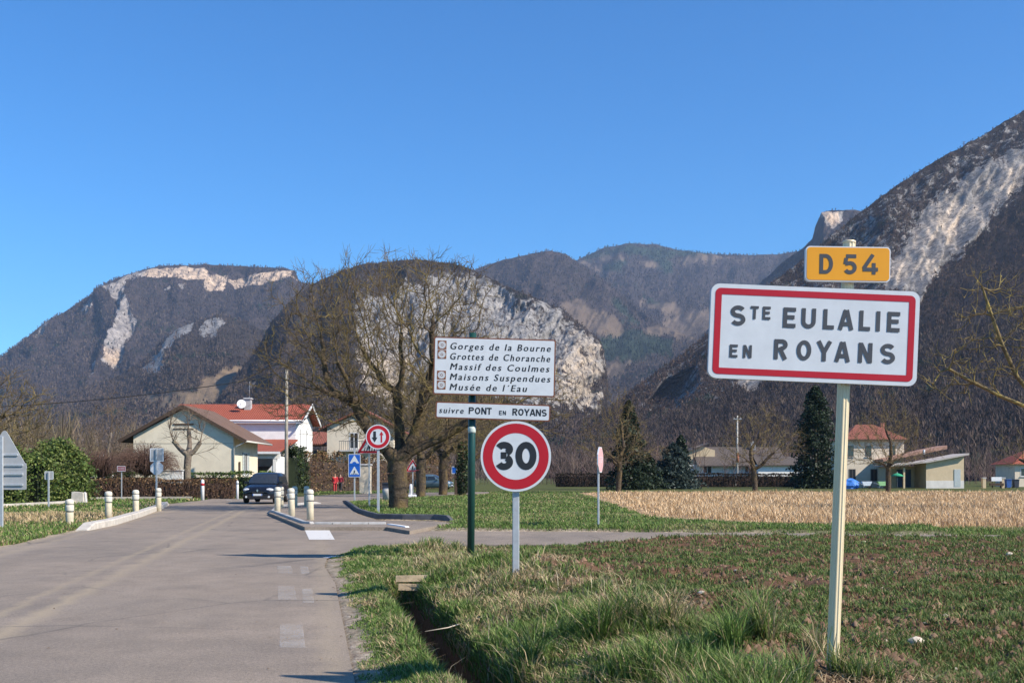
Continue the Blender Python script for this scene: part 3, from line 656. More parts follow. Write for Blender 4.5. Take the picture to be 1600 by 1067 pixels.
# the big walnut on the grass island: 13 m wide, low fork, wide drooping limbs
wb = G(622, 795, .08)
bare_tree('big spreading lichened bare walnut with thick forked trunk beside the arrow sign', wb,
          [(0, 0, -.15), (.03, 0, .5), (.0, .02, 1.0), (-.05, 0, 1.6), (-.02, 0, 2.15)],
          [(-.5, 0, 7.2, 5.2, 4.6, 4.4), (-3.6, 0, 5.9, 3.3, 3.2, 2.6), (3.8, .3, 5.2, 3.8, 3.2, 2.6), (5.8, 0, 4.6, 2.4, 2.6, 1.9), (-1.5, 0, 9.0, 3.6, 3.0, 2.2), (2.0, 0, 9.5, 2.6, 2.6, 2.0), (-4.4, 0, 9.6, 1.4, 1.4, 1.8), (0, 0, 4.4, 3.6, 3.0, 1.2), (-2.4, 0, 3.9, 1.6, 1.6, 1.0)],
          4300, .34, .0105, 3, twig=(3, .6, .0085), trunk_r=.075, name='walnut_tree', rmax=.44, kill=1.25, infl=7, trop=.05,
          limbs=[[(-.5, 0, 2.6), (-.95, .1, 3.1), (-1.5, .1, 3.8), (-1.9, .1, 4.7)], [(.35, -.1, 2.6), (.75, -.1, 3.3), (1.0, -.1, 4.1), (1.2, -.2, 5.2)], [(.5, .1, 2.5), (1.2, .2, 2.9), (2.1, .3, 3.3), (3.1, .3, 3.9)], [(.05, .3, 2.8), (.0, .6, 3.8), (-.1, .7, 5.0)]])
# avenue of walnuts behind it
for k, (px, Y, lab, sd) in enumerate(((657, 80, 'bare walnut directly behind the big walnut, second in the roadside row', 5), (692, 88, 'bare roadside walnut seen left of the green sign pole', 6), (732, 96, 'bare roadside walnut farthest along the row, behind the green sign pole', 8))):
    b = P(px, HY, Y); b.z = .05
    bare_tree(lab, b, [(0, 0, -.1), (.05, 0, .9), (0, 0, 1.9), (.08, 0, 2.7)], [(0, 0, 6.4, 4.6, 3.6, 3.6), (-2.4, 0, 5.2, 2.6, 2.4, 2), (2.8, 0, 5.0, 3.0, 2.6, 2.2)], 2000, .42, .011, sd, 'walnuts in the roadside row', twig=(3, .75, .011), trunk_r=.08, name='walnut_tree', rmax=.36, kill=1.3)
# ivy on one of them
def leafcards(n, pos, size, r, colr, up=.0):
    p = pos; u = r.normal(0, 1, (n, 3)); u /= np.linalg.norm(u, axis=1, keepdims=True); w_ = r.normal(0, 1, (n, 3)); w_ -= u * (u * w_).sum(1, keepdims=True); w_ /= np.linalg.norm(w_, axis=1, keepdims=True)
    s = (size * r.uniform(.6, 1.3, (n, 1)))
    V = np.stack([p - u * s, p + w_ * s * .55, p + u * s, p - w_ * s * .55], 1).reshape(-1, 3)
    q = np.arange(n) * 4; c = np.repeat(np.array(colr)[r.integers(0, len(colr), n)] * r.uniform(.65, 1.35, (n, 1)), 4, 0)
    return V, np.stack([q, q + 1, q + 2, q + 3], -1), c
LEAF = matcol('leaf', .55, .25, .3); DRY = matcol('dry_leaf', .85, .2, .1)
GRN = [(.09, .14, .03), (.14, .19, .045), (.06, .1, .025), (.2, .23, .07)]
DKG = [(.024, .04, .02), (.036, .054, .026), (.018, .03, .017)]
BRN = [(.16, .095, .05), (.21, .13, .07), (.11, .07, .045), (.26, .17, .09), (.08, .055, .04)]
r_ = np.random.default_rng(40)
ivy = thing('ivy_trunk', 'old stump-like trunk wrapped in green ivy behind the green sign pole', 'tree', P(722, HY, 84) + Vector((0, 0, -1.55)))
mb = MB(); mb.tube([(0, 0, -.1), (.05, 0, 1.5), (.0, .05, 3.2), (.1, 0, 4.6)], [.3, .24, .2, .08], 8); mb.build('trunk', B_WAL, ivy)
a_ = r_.uniform(0, 6.28, 1500); hh_ = r_.uniform(.1, 4.2, 1500); rr_ = .28 + r_.uniform(0, .28, 1500) * np.sin(np.clip(hh_ / 4.2, 0, 1) * 3.1)
V, q, c = leafcards(1500, np.stack([np.cos(a_) * rr_, np.sin(a_) * rr_, hh_], -1), .11, r_, GRN[2:3] + DKG); npmesh('ivy', V, [q], LEAF, ivy, col=c)
# orchard walnuts in the stubble field
for px, Y, lab, sd, cr, lean in ((966, 98, 'young bare walnut left in the stubble field, beside the stop sign', 13, [(-.3, 0, 5.0, 3.4, 2.8, 3.0), (0, 0, 7.6, 2.0, 2, 2.0), (2.2, 0, 3.7, 2.6, 2, 1.0), (-2.6, 0, 4.6, 2.0, 2, 1.6)], .1),
                                 (1180, 100, 'bare walnut in the stubble field in front of the dark-roofed house', 14, [(.3, 0, 4.8, 3.8, 3.0, 2.8), (-1.5, 0, 3.4, 2.6, 2, 1.2), (2.6, 0, 4.6, 2.4, 2, 1.8), (1, 0, 7.0, 2, 2, 1.3)], -.1),
                                 (1388, 99, 'bare walnut in the stubble field in front of the hipped-roof house', 15, [(0, 0, 5.0, 3.6, 3.0, 3.2), (2.6, 0, 3.6, 2.6, 2, 1.2), (-2.6, 0, 3.4, 2.4, 2, 1.2), (-.4, 0, 8.0, 1.6, 1.6, 1.5)], 0)):
    b = P(px, HY, Y); b.z = 0
    bare_tree(lab, b, [(0, 0, -.1), (lean * .3, 0, .8), (lean, 0, 1.7), (lean * 1.3, 0, 2.2)], cr, 1500, .36, .0105, sd, 'walnuts standing in the stubble field', twig=(3, .6, .009), trunk_r=.07, name='walnut_tree', rmax=.25, kill=1.5, trop=.18)
# large lichened trees cut by the right and left edges
b = P(1655, HY, 48); b.z = .1
bare_tree('large lichened bare tree leaning in from the right edge above the red-roofed house', b, [(0, 0, -.1), (-.05, 0, 1.4), (-.2, 0, 3.0), (-.35, 0, 4.2)],
          [(-2.0, 0, 8.0, 2.8, 2.4, 2.8), (-4.2, 0, 6.2, 2.0, 2, 1.7), (.8, 0, 8.4, 3, 3, 3.4), (-3.2, 0, 9.4, 1.5, 1.6, 1.4), (1.5, 0, 5, 3, 2.5, 1.6)], 2300, .36, .0135, 16, twig=(1, .5, .0105), trunk_r=.085, rmax=.2, kill=1.35, trop=.08, tmat=T_LIC, bmat=T_WAL,
          limbs=[[(-1.1, 0, 4.9), (-1.9, 0, 5.9), (-2.5, 0, 7.2), (-3.0, 0, 8.6), (-3.4, 0, 9.8)], [(-1.4, 0, 4.5), (-2.6, 0, 5.0), (-3.8, 0, 5.6), (-4.9, 0, 6.2)], [(.3, .2, 5.6), (.6, .2, 7.2), (.8, .2, 9.0)], [(-.9, .3, 5.6), (-1.2, .4, 7.2), (-1.3, .4, 9)]])
b = P(1612, HY, 108); b.z = 0
bare_tree('small bare fruit tree at the right edge below the red roof', b, [(0, 0, -.1), (-.05, 0, .9), (0, 0, 1.7)], [(-.8, 0, 4.2, 3.2, 2.6, 2.2), (-2, 0, 3.2, 2, 2, 1)], 420, .42, .012, 17, twig=(2, .6, .01), rmax=.2)
b = P(-70, HY, 50); b.z = 0
bare_tree('yellowish lichened bare tree at the left edge above the grey triangular sign', b, [(0, 0, -.1), (.1, 0, 1.0), (.3, 0, 2.0), (.6, 0, 2.8)],
          [(1.6, 0, 4.8, 2.9, 2.4, 2.0), (3.0, 0, 4.2, 1.8, 1.6, 1.4), (0, 0, 6.2, 2, 2, 1.5), (2.2, 0, 3.2, 2.0, 1.6, .8)], 1700, .34, .0115, 18, twig=(3, .6, .009), rmax=.26, kill=1.35)
# pollarded plane with tall shoots before the beige house
b = P(293, HY, 76); b.z = 0
bare_tree('pollarded tree with knobbly head and thin upright shoots before the beige house', b, [(0, 0, -.1), (0, 0, 1.0), (-.03, 0, 2.0), (.05, 0, 3.0)],
          [(0, 0, 5.0, 1.9, 1.5, 1.5)], 200, .36, .017, 19, twig=(4, 1.1, .009), rmax=.26, tmat=T_BRN, bmat=B_PALE, name='pollard_tree', limbs=[[(-.5, 0, 3.4), (-1.0, 0, 4.0), (-1.2, 0, 4.6)], [(.5, 0, 3.3), (.9, 0, 3.9), (1.0, .1, 4.6)], [(.1, .2, 3.8), (0, .3, 4.8)], [(.7, -.1, 3.1), (1.4, 0, 3.3), (1.8, 0, 3.5)]])
# drooping dome shaped shrubs
def dome_shrub(label, base, H, W, n, seed, m):
    r = np.random.default_rng(seed); root = thing('drooping_shrub', label, 'shrub', base)
    mb = MB(); mb.tube([(0, 0, -.1), (0.03, 0, H * .25), (0, 0, H * .42)], [.2, .17, .12], 8); mb.build('trunk', B_WAL, root)
    az = r.uniform(0, 6.283, n); o = np.sqrt(r.uniform(.02, 1, n)) * W; rise = H * r.uniform(.75, 1.05, n) - .35 * o
    P0 = np.stack([np.cos(az) * .1, np.sin(az) * .1, np.full(n, H * .4)], -1); prev = P0; a, b_, ra, rb = [], [], [], []
    for t, nx in ((.25, .35), (.5, .65), (.75, .9), (1, 1.0)):
        z = H * .4 + (rise - H * .4) * np.sin(t * 2.2) / .95 - .3 * o * t ** 3
        q = np.stack([np.cos(az) * o * nx, np.sin(az) * o * nx, z], -1) + r.normal(0, .07, (n, 3)); a.append(prev); b_.append(q); ra.append(np.full(n, .018 * (1.15 - t))); rb.append(np.full(n, .018 * (1.0 - t * .75))); prev = q
    V, Fc = tubes(np.concatenate(a), np.concatenate(b_), np.concatenate(ra), np.concatenate(rb), 4); npmesh('crown', V, [Fc], m, root)
b = P(228, HY, 74); b.z = 0
dome_shrub('reddish dome-shaped drooping shrub in front of the beige house gable', b, 3.9, 2.5, 900, 31, T_RED)
b = P(158, HY, 78); b.z = 0
dome_shrub('smaller brown drooping shrub left of the reddish dome-shaped one', b, 3.6, 2.1, 600, 32, T_RED)
# tall bare poplars on the left
for px, Y, H, lab, sd in ((172, 92, 8.6, 'tall slender bare tree rising behind the drooping shrubs, tallest on the left', 33), (140, 97, 6.4, 'slender bare tree left of the tall one, above the green hedge', 34), (205, 100, 7.0, 'slender bare tree just left of the beige house roof', 35), (100, 95, 6.2, 'bushy bare tree rising behind the green laurel hedge', 36), (60, 84, 6.0, 'bare tree with pale shoots behind the hedge, nearest the left sign', 37)):
    b = P(px, HY, Y); b.z = 0
    bare_tree(lab, b, [(0, 0, -.1), (0, 0, 1.2), (.05, 0, 2.2)], [(0, 0, H * .6, H * .25, H * .25, H * .36), (.3, 0, H * .85, H * .12, H * .14, H * .2)], 420, .42, .012, sd, twig=(3, .9, .009), tmat=T_BRN, bmat=B_PALE, rmax=.17, trop=.5, kill=1.4)
# ------------------------------------------------------------------ conifers
def conifer(label, base, H, W, n, seed, colr, group=None, skirt=.06, name='conifer', pw=.8):
    r = np.random.default_rng(seed); root = thing(name, label, 'tree', base, group=group)
    mb = MB(); mb.tube([(0, 0, -.1), (0, 0, H * .5), (0, 0, H * .97)], [W * .09, W * .06, .02], 7); mb.build('trunk', B_WAL, root)
    t = r.uniform(skirt, 1, n) ** 1.15; az = r.integers(0, 9, n) * .698 + np.floor(t * 26) * 1.3 + r.normal(0, .22, n)
    lobes = (1 + .32 * np.sin(az * 3 + np.floor(t * 13) * 2.1)) * (1 + .35 * fbm(np.cos(az) * 1.6, np.sin(az) * 1.6, t * 9, o=3, seed=seed))
    rad = W * (1 - t) ** pw * lobes * r.uniform(.15, 1, n) ** .5; z = t * H - rad * .35 + np.mod(t * 26, 1) * .12
    V, q, c = leafcards(n, np.stack([np.cos(az) * rad, np.sin(az) * rad, z], -1), .2, r, colr); npmesh('crown', V, [q], LEAF, root, col=c)
b = P(1274, HY, 130); b.z = 0; conifer('tall dark conifer beside the pole of the town sign', b, 12.2, 2.9, 9000, 51, DKG, pw=.42)
b = P(982, HY, 118); b.z = 0; conifer('dark conifer behind the young walnut in the stubble field', b, 9.6, 2.5, 6000, 52, DKG, pw=.6)
b = P(1052, HY, 125); b.z = 0; conifer('wide blue-green spruce left of the white house', b, 5.2, 3.4, 6500, 53, [(.045, .066, .056), (.065, .09, .078), (.034, .05, .042)], skirt=.02, pw=.55)
b = P(1064, HY, 140); b.z = 0; conifer('small dark rounded conifer above the blue-green spruce', b, 6.6, 1.6, 2600, 54, DKG, pw=.4)
b = P(1008, HY, 122); b.z = 0; conifer('low dark evergreen between the conifer and the blue-green spruce', b, 4.2, 2.4, 3000, 55, DKG, pw=.5)
# ------------------------------------------------------------------ hedges
def hedge(label, pts, wd, H, n, size, colr, seed, core, m=LEAF, z0=0.0, name='hedge', rough=.12, vert=0, cat='hedge'):
    r = np.random.default_rng(seed); pts = [Vector((p[0], p[1], 0)) for p in pts]; o = pts[0]
    root = thing(name, label, cat, (o.x, o.y, z0)); L = [(b - a).length for a, b in zip(pts[:-1], pts[1:])]; T = sum(L)
    mb = MB()
    for (a, b) in zip(pts[:-1], pts[1:]):
        d = (b - a); ln = d.length; d = d.normalized(); nn = Vector((-d.y, d.x, 0)); mid = (a + b) / 2 - o
        mb.box((mid.x, mid.y, H * .41), (ln - .15, wd * .6, H * .82), Matrix.Rotation(math.atan2(d.y, d.x), 3, 'Z'))
    mb.build('core', core, root)
    s = r.uniform(0, T, n); side = r.uniform(0, 1, n); pos = np.zeros((n, 3)); acc = 0
    f = r.integers(0, 4, n); lat = np.where(f == 0, wd / 2, np.where(f == 1, -wd / 2, (side - .5) * wd)); hz = np.where(f < 2, r.uniform(0, 1, n), np.where(f == 2, 1, r.uniform(.2, 1, n))) * H
    if rough > .2: lat = lat * (1 - .4 * smooth(.55, 1, hz / H)); hz = hz * (1 + .12 * np.sin(s * 1.7 + seed) * (hz > .7 * H))
    for a, b, ln in zip(pts[:-1], pts[1:], L):
        k = (s >= acc) & (s <= acc + ln); tt = (s[k] - acc) / ln; d = (b - a).normalized()
        pos[k, 0] = a.x - o.x + (b.x - a.x) * tt - d.y * lat[k]; pos[k, 1] = a.y - o.y + (b.y - a.y) * tt + d.x * lat[k]; acc += ln
    lump = fbm(s * 1.3, hz * 1.5, o=3, seed=seed); pos[:, 2] = hz + (H * .07 + rough * .5 - .06) * lump * (hz > H * .6); pos[:, :2] += rough * lump[:, None] * r.normal(0, .6, (n, 2))
    pos += r.normal(0, rough * .35, (n, 3))
    V, q, c = leafcards(n, pos, size, r, colr); npmesh('foliage', V, [q], m, root, col=c)
    if vert:
        b0 = pos[r.integers(0, n, vert)].copy(); b0[:, 2] *= .5; e0 = b0 + np.stack([r.normal(0, .12, vert), r.normal(0, .12, vert), r.uniform(.3, .9, vert) * H * .75], -1)
        e0[:, 2] = np.minimum(e0[:, 2], H * 1.12); V, q = tubes(b0, e0, np.full(vert, .012), np.full(vert, .006), 3); npmesh('stems', V, [q], T_RED, root)
    return root
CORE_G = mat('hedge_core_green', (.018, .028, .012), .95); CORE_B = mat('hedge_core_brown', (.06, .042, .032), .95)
def gx_(px, Y): return ((px - CX) / F * Y, Y)
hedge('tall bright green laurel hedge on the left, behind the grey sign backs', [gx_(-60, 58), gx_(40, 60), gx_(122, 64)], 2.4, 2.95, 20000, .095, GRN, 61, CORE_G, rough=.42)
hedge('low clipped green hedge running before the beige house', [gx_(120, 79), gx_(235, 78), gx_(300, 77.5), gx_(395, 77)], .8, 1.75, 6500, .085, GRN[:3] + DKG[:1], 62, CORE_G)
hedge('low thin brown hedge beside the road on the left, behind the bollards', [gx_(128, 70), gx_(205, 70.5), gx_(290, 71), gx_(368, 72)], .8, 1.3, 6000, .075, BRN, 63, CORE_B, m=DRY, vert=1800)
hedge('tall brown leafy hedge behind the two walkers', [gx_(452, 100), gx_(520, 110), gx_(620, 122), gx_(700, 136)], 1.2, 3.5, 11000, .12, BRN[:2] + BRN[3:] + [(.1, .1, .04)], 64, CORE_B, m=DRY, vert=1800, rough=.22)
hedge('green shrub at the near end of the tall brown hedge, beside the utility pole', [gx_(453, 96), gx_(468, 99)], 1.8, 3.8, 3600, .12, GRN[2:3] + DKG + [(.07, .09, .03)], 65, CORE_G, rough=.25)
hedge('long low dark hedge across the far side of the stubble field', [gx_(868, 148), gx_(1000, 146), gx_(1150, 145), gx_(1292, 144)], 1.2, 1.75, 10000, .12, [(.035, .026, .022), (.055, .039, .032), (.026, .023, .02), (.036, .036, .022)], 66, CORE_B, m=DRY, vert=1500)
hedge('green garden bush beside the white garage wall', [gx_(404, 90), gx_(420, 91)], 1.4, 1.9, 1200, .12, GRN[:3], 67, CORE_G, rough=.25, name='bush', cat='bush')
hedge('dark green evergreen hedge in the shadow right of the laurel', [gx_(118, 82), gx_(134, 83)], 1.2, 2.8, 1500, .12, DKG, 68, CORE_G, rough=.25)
# far thickets: nobody could count these stems
def thicket(spots, n, H, seed, pal, wd=.03, nsl=26):
    r = np.random.default_rng(seed); B = []
    for (x0, Y0, x1, Y1, wgt) in spots:
        k = int(n * wgt); a = r.uniform(0, 1, k); Y = Y0 + (Y1 - Y0) * r.uniform(0, 1, k); px = x0 + (x1 - x0) * a; B.append(np.stack([(px - CX) / F * Y, Y, np.zeros(k)], -1))
    B = np.concatenate(B); n = len(B); h = H * r.uniform(.55, 1.2, n)
    t0 = r.uniform(.08, .75, (n, nsl)); az = r.uniform(0, 6.283, (n, nsl)); hh = h[:, None]; out = r.uniform(.08, .34, (n, nsl)) * (1.2 - t0); up = r.uniform(.12, .4, (n, nsl)); out[:, 0] = .02; up[:, 0] = .9; t0[:, 0] = 0
    p0 = B[:, None] + np.stack([0 * az, 0 * az, t0 * hh], -1); p1 = B[:, None] + np.stack([np.cos(az) * out * hh, np.sin(az) * out * hh, np.minimum(t0 + up, 1.05) * hh], -1)
    wv = (wd * r.uniform(.5, 1.3, az.shape))[..., None] * np.stack([np.ones_like(az), r.normal(0, .5, az.shape), r.normal(0, .2, az.shape)], -1)
    V = np.stack([p0 - wv, p0 + wv, p1], 2).reshape(-1, 3); q = np.arange(n * nsl) * 3
    c = np.array(pal)[r.integers(0, len(pal), n)] * r.uniform(.7, 1.3, (n, 1)); c = np.repeat(np.repeat(c[:, None], nsl, 1) * r.uniform(.7, 1.3, (n, nsl, 1)), 3, 1)
    return tag(npmesh('bare_thicket', V, [np.stack([q, q + 1, q + 2], -1)], matcol('bare_wood', .9), col=c), kind='stuff')
thicket([(-160, 100, 230, 150, .6), (-200, 85, 120, 100, .4)], 620, 7.0, 71, [(.19, .15, .09), (.16, .12, .085), (.21, .17, .085), (.13, .10, .08)])
thicket([(440, 170, 980, 240, 1)], 420, 7.5, 72, [(.13, .095, .085), (.1, .075, .068), (.15, .115, .09)], nsl=24)
thicket([(860, 160, 1300, 230, .55), (1290, 175, 1720, 235, .45)], 700, 7.5, 73, [(.13, .09, .08), (.1, .07, .065), (.15, .11, .085), (.12, .075, .075)], nsl=24)
# ================================================================== BUILDINGS
def tile_mat(name, a, b_, rows=3.2, dirx=True):
    if name in MATS: return MATS[name]
    m, t, b = nt(name); MATS[name] = m; tc = t.nodes.new('ShaderNodeTexCoord'); v = tc.outputs['Object']
    w_ = t.nodes.new('ShaderNodeTexWave'); w_.bands_direction = 'X' if dirx else 'Y'; w_.inputs['Scale'].default_value = rows * .5; w_.inputs['Distortion'].default_value = .4; t.links.new(v, w_.inputs[0])
    w2 = t.nodes.new('ShaderNodeTexWave'); w2.bands_direction = 'Z'; w2.wave_profile = 'SAW'; w2.inputs['Scale'].default_value = rows * .9; t.links.new(v, w2.inputs[0])
    n = tex(t, 5, 5, .7, v); n2 = tex(t, .8, 3, .6, v)
    c = ramp(t, ((.3, a), (.7, b_)), math_n(t, 'ADD', math_n(t, 'MULTIPLY', n.outputs[0], .6), math_n(t, 'MULTIPLY', n2.outputs[0], .4))).outputs[0]
    c = mixc(t, math_n(t, 'MULTIPLY', ramp(t, ((.0, (1, 1, 1)), (.25, (0, 0, 0))), w2.outputs['Fac']).outputs[0], .35), c, tuple(x * .45 for x in a))
    t.links.new(c, b.inputs['Base Color']); b.inputs['Roughness'].default_value = .85
    bump(t, b, math_n(t, 'ADD', w_.outputs['Fac'], math_n(t, 'MULTIPLY', w2.outputs['Fac'], .5)), .8, .05); return m
def stucco(name, c): return mat(name, c, .9, var=.09, scale=1.3, bmp=.3, bscale=45, bdist=.01, spec=.15)
RED = tile_mat('tile_red', (.24, .052, .028), (.37, .095, .05)); RED2 = tile_mat('tile_red_dark', (.18, .055, .035), (.28, .095, .06)); BRT = tile_mat('tile_brown', (.11, .065, .045), (.19, .115, .08), dirx=False)
BRT2 = tile_mat('tile_grey_brown', (.075, .06, .052), (.13, .105, .09)); SALM = tile_mat('tile_salmon', (.36, .2, .14), (.5, .3, .22))
BEIGE, WHITEW, CREAM, OCHRE = stucco('stucco_beige', (.72, .64, .49)), stucco('stucco_white', (.78, .77, .74)), stucco('stucco_cream', (.66, .57, .44)), stucco('stucco_ochre', (.58, .46, .30))
WOODD, WHITEP, GREYP = mat('wood_dark', (.07, .045, .03), .8), mat('paint_white', (.75, .75, .74), .5, var=.05), mat('paint_grey_shutter', (.42, .46, .45), .6)
GLASS = mat('window_glass', (.03, .035, .04), .08, var=.2, spec=.8); DARK = mat('dark_interior', (.012, .012, .014), .95); PLASTER_D = stucco('render_grey', (.5, .49, .47))
ZINC = mat('zinc', (.42, .43, .44), .45, metal=.5)
def mb_roof(rx0, rx1, ry0, ry1, pitch_axis, ridge, eave, th=.16, ridge_at=.5):
    """gabled slab roof; pitch_axis 'x': ridge runs along y"""
    mb = MB()
    if pitch_axis == 'x':
        rm = rx0 + (rx1 - rx0) * ridge_at; out = [(rx0, eave), (rm, ridge), (rx1, eave), (rx1, eave - th), (rm, ridge - th), (rx0, eave - th)]
        mb.prism(out, 'y', ry0, ry1)
    else:
        rm = ry0 + (ry1 - ry0) * ridge_at; out = [(ry0, eave), (rm, ridge), (ry1, eave), (ry1, eave - th), (rm, ridge - th), (ry0, eave - th)]
        mb.prism(out, 'x', rx0, rx1)
    return mb
def window(parent, c, w_, h, face='y', shutters=None, fr=WHITEP, sill=True):
    """window in a wall facing -y (face 'y') or +x (face 'x') ; c is the centre on the wall plane"""
    def bx(mb, du, dz, su, sz, out, dep):
        if face == 'y': mb.box((c[0] + du, c[1] - out + dep / 2, c[2] + dz), (su, dep, sz))
        else: mb.box((c[0] + out - dep / 2, c[1] + du, c[2] + dz), (dep, su, sz))
    a = MB(); bx(a, 0, 0, w_, h, .012, .04); wd = a.build('window', GLASS, parent)
    f = MB(); t = .07
    for du, dz, su, sz in ((-w_ / 2, 0, t, h + t), (w_ / 2, 0, t, h + t), (0, h / 2, w_ - t, t), (0, -h / 2, w_ - t, t), (0, 0, t * .8, h - t)): bx(f, du, dz, su, sz, .04, .055)
    f.build('frame', fr, wd)
    if sill:
        s = MB(); bx(s, 0, -h / 2 - .09, w_ + .25, .08, .12, .13); s.build('sill', PLASTER_D, wd)
    if shutters:
        for sg in (-1, 1):
            s = MB(); bx(s, sg * (w_ * .75 + .05), 0, w_ * .48, h + .06, .06, .05)
            for k in range(7): bx(s, sg * (w_ * .75 + .05), -h / 2 + h * (k + .5) / 7, w_ * .40, h * .06, .072, .02)
            s.build('shutter', shutters, wd)
    return wd
# ---- 1 beige house with the brown roof
o = thing('house', 'beige gabled house with brown tiled roof, blank gable facing the road', 'house', (-20.6, 80, 0))
W_, D_ = 7.4, 7.6
mb = MB(); mb.prism([(-W_, -.2), (0, -.2), (0, 4.5), (-W_ / 2, 6.45), (-W_, 4.5)], 'y', 0, D_); mb.build('wall', BEIGE, o)
rf = mb_roof(-W_ - 1.0, 1.0, -.3, D_ + .6, 'x', 6.78, 4.16, .14).build('roof', BRT, o)
mb = MB()
for sg in (-1, 1):
    a, b = Vector((-W_ / 2, -.34, 6.68)), Vector((-W_ / 2 + sg * (W_ / 2 + 1.0), -.34, 4.06)); d = b - a; mid = (a + b) / 2
    mb.box(mid, (d.length, .05, .24), Matrix.Rotation(math.atan2(-d.z, d.x), 3, 'Y'))
mb.build('barge_board', WOODD, o)
mb = MB(); mb.tube([(1.02, -.28, 4.08), (1.02, D_ + .55, 4.05)], .07, 8); mb.tube([(.98, -.28, 4.05), (.3, -.14, 3.75), (.05, -.06, 3.6), (.05, -.06, .1)], .045, 8); mb.build('gutter', mat('pvc_pale', (.6, .58, .52), .5), o)
mb = MB(); mb.box((-W_ / 2, -.02, 5.35), (1.5, .05, .12)); mb.box((-W_ / 2, -.02, 5.02), (1.5, .05, .06)); mb.build('gable_vent', WOODD, o)
mb = MB(); mb.box((-W_ / 2, -.008, 3.95), (W_, .016, .05)); mb.build('string_course', stucco('stucco_line', (.5, .44, .34)), o)
window(o, (0, 3.6, 2.45), 1.0, 1.7, 'x', GREYP)
mb = MB(); mb.box((.1, 1.4, 1.3), (.12, .12, 2.6)); mb.build('porch_post', WOODD, o)
# ---- 2 white house with the red roof, its chimney and its garage wing
o = thing('house', 'white two-storey house with bright red tiled roof and a red-roofed garage wing', 'house', (-20.0, 100, 0))
mb = MB(); mb.prism([(0, -.2), (8.4, -.2), (8.4, 6.55), (4.2, 8.15), (0, 6.55)], 'x', -11.5, 0); mb.build('wall', WHITEW, o)
rf = mb_roof(-12, .75, -.35, 8.75, 'y', 8.42, 6.6, .14).build('roof', RED, o)
mb = MB(); mb.box((-5.6, -.39, 6.5), (12.7, .06, .24)); mb.tube([(-12, -.45, 6.6), (.7, -.45, 6.6)], .07, 8); mb.build('fascia', WHITEP, o)
mb = MB()
for sg in (-1, 1):
    a, b = Vector((.79, 4.15, 8.32)), Vector((.79, 4.15 + sg * 4.9, 6.42)); d = b - a
    mb.box((a + b) / 2, (.05, d.length, .26), Matrix.Rotation(math.atan2(d.z, d.y), 3, 'X'))
mb.build('barge_board', WHITEP, o)
for y in (2.0, 5.2): window(o, (0, y, 5.0), .55, 1.9, 'x')
ch = MB(); ch.box((-5.1, 2.9, 8.2), (.6, .6, 1.2)); ch.bbox((-5.1, 2.9, 8.86), (.8, .8, .12), .04); chim = ch.build('chimney', mat('chimney_render', (.4, .4, .4), .9), rf)
mb = MB()
for k in range(5): mb.tube([(-5.0 + .09 * k - .2, 2.9, 9.9 + .12 * k), (-5.0 + .09 * k + .25, 2.8, 9.9 + .12 * k)], .018, 4)
mb.tube([(-5.0, 2.9, 8.8), (-4.95, 2.9, 10.5)], .025, 5); mb.build('aerial', ZINC, chim)
# garage wing
mb = MB()
mb.box((-7.4, -4.0, 1.6), (1.6, 7.4, 3.2)); mb.box((-.25, -4.0, 1.6), (.3, 7.4, 3.2)); mb.box((-3.5, -.35, 1.7), (6.2, .3, 3.2)); mb.box((-3.9, -7.6, 3.2), (8.2, .25, .4))
mb.prism([(-2.6, -.2), (-.42, -.2), (-.42, 2.5)], 'y', -7.66, -7.46)
gw = mb.build('garage', WHITEW, o)
mb = MB(); mb.prism([(-8.1, 3.62), (-8.1, 3.47), (-.02, 4.75), (-.02, 4.9)], 'x', -8.4, .2); mb.build('garage_roof', RED, gw)
mb = MB(); mb.box((-4.0, -8.14, 3.5), (8.6, .06, .2)); mb.build('garage_fascia', WHITEP, gw)
mb = MB(); mb.box((-3.3, -.52, 1.2), (5.4, .03, 2.4)); mb.build('garage_door', mat('garage_grey', (.2, .2, .21), .7), gw)
# dish on the chimney
d = thing('satellite_dish', 'white satellite dish mounted on the chimney of the red-roofed house', 'satellite dish', P(375.5, 634, 102.4))
mb = MB(); prof = [(r0, .16 * r0 * r0 / .16) for r0 in (.02, .14, .27, .38, .42)]
mb.lathe(prof + [(.42, .19)], 20); ob = mb.build('dish', WHITEP, d, rot=(R(80), 0, R(12))); ob.location = (.2, -.35, .12)
mb = MB(); mb.tube([(.2, -.3, .1), (.2, 0.1, -.1), (.1, .25, -.3)], .025, 6); mb.tube([(.2, -.3, -.2), (.22, -.75, .1)], .015, 5); mb.box((.22, -.78, .12), (.07, .1, .07)); mb.build('arm', ZINC, d)
# ---- 3 barn with red roof between; wall coloured dark to stand for shadow
b = P(478, HY, 140); o = thing('barn', 'low shaded barn with dull red roof between the white and cream houses', 'barn', (b.x, 140, 0)); o.scale = (1.19,) * 3
mb = MB(); mb.box((2.0, 2.5, 1.9), (5.2, 4.6, 4.2)); mb.build('wall', mat('barn_wall_shadow', (.07, .065, .06), .9), o)
mb_roof(-.9, 5.2, -.4, 5.6, 'y', 6.15, 4.75, .14).build('roof', RED2, o)
mb = MB(); mb.box((-.4, -.6, 3.7), (1.2, .5, .22)); mb.build('canopy', WHITEP, o)
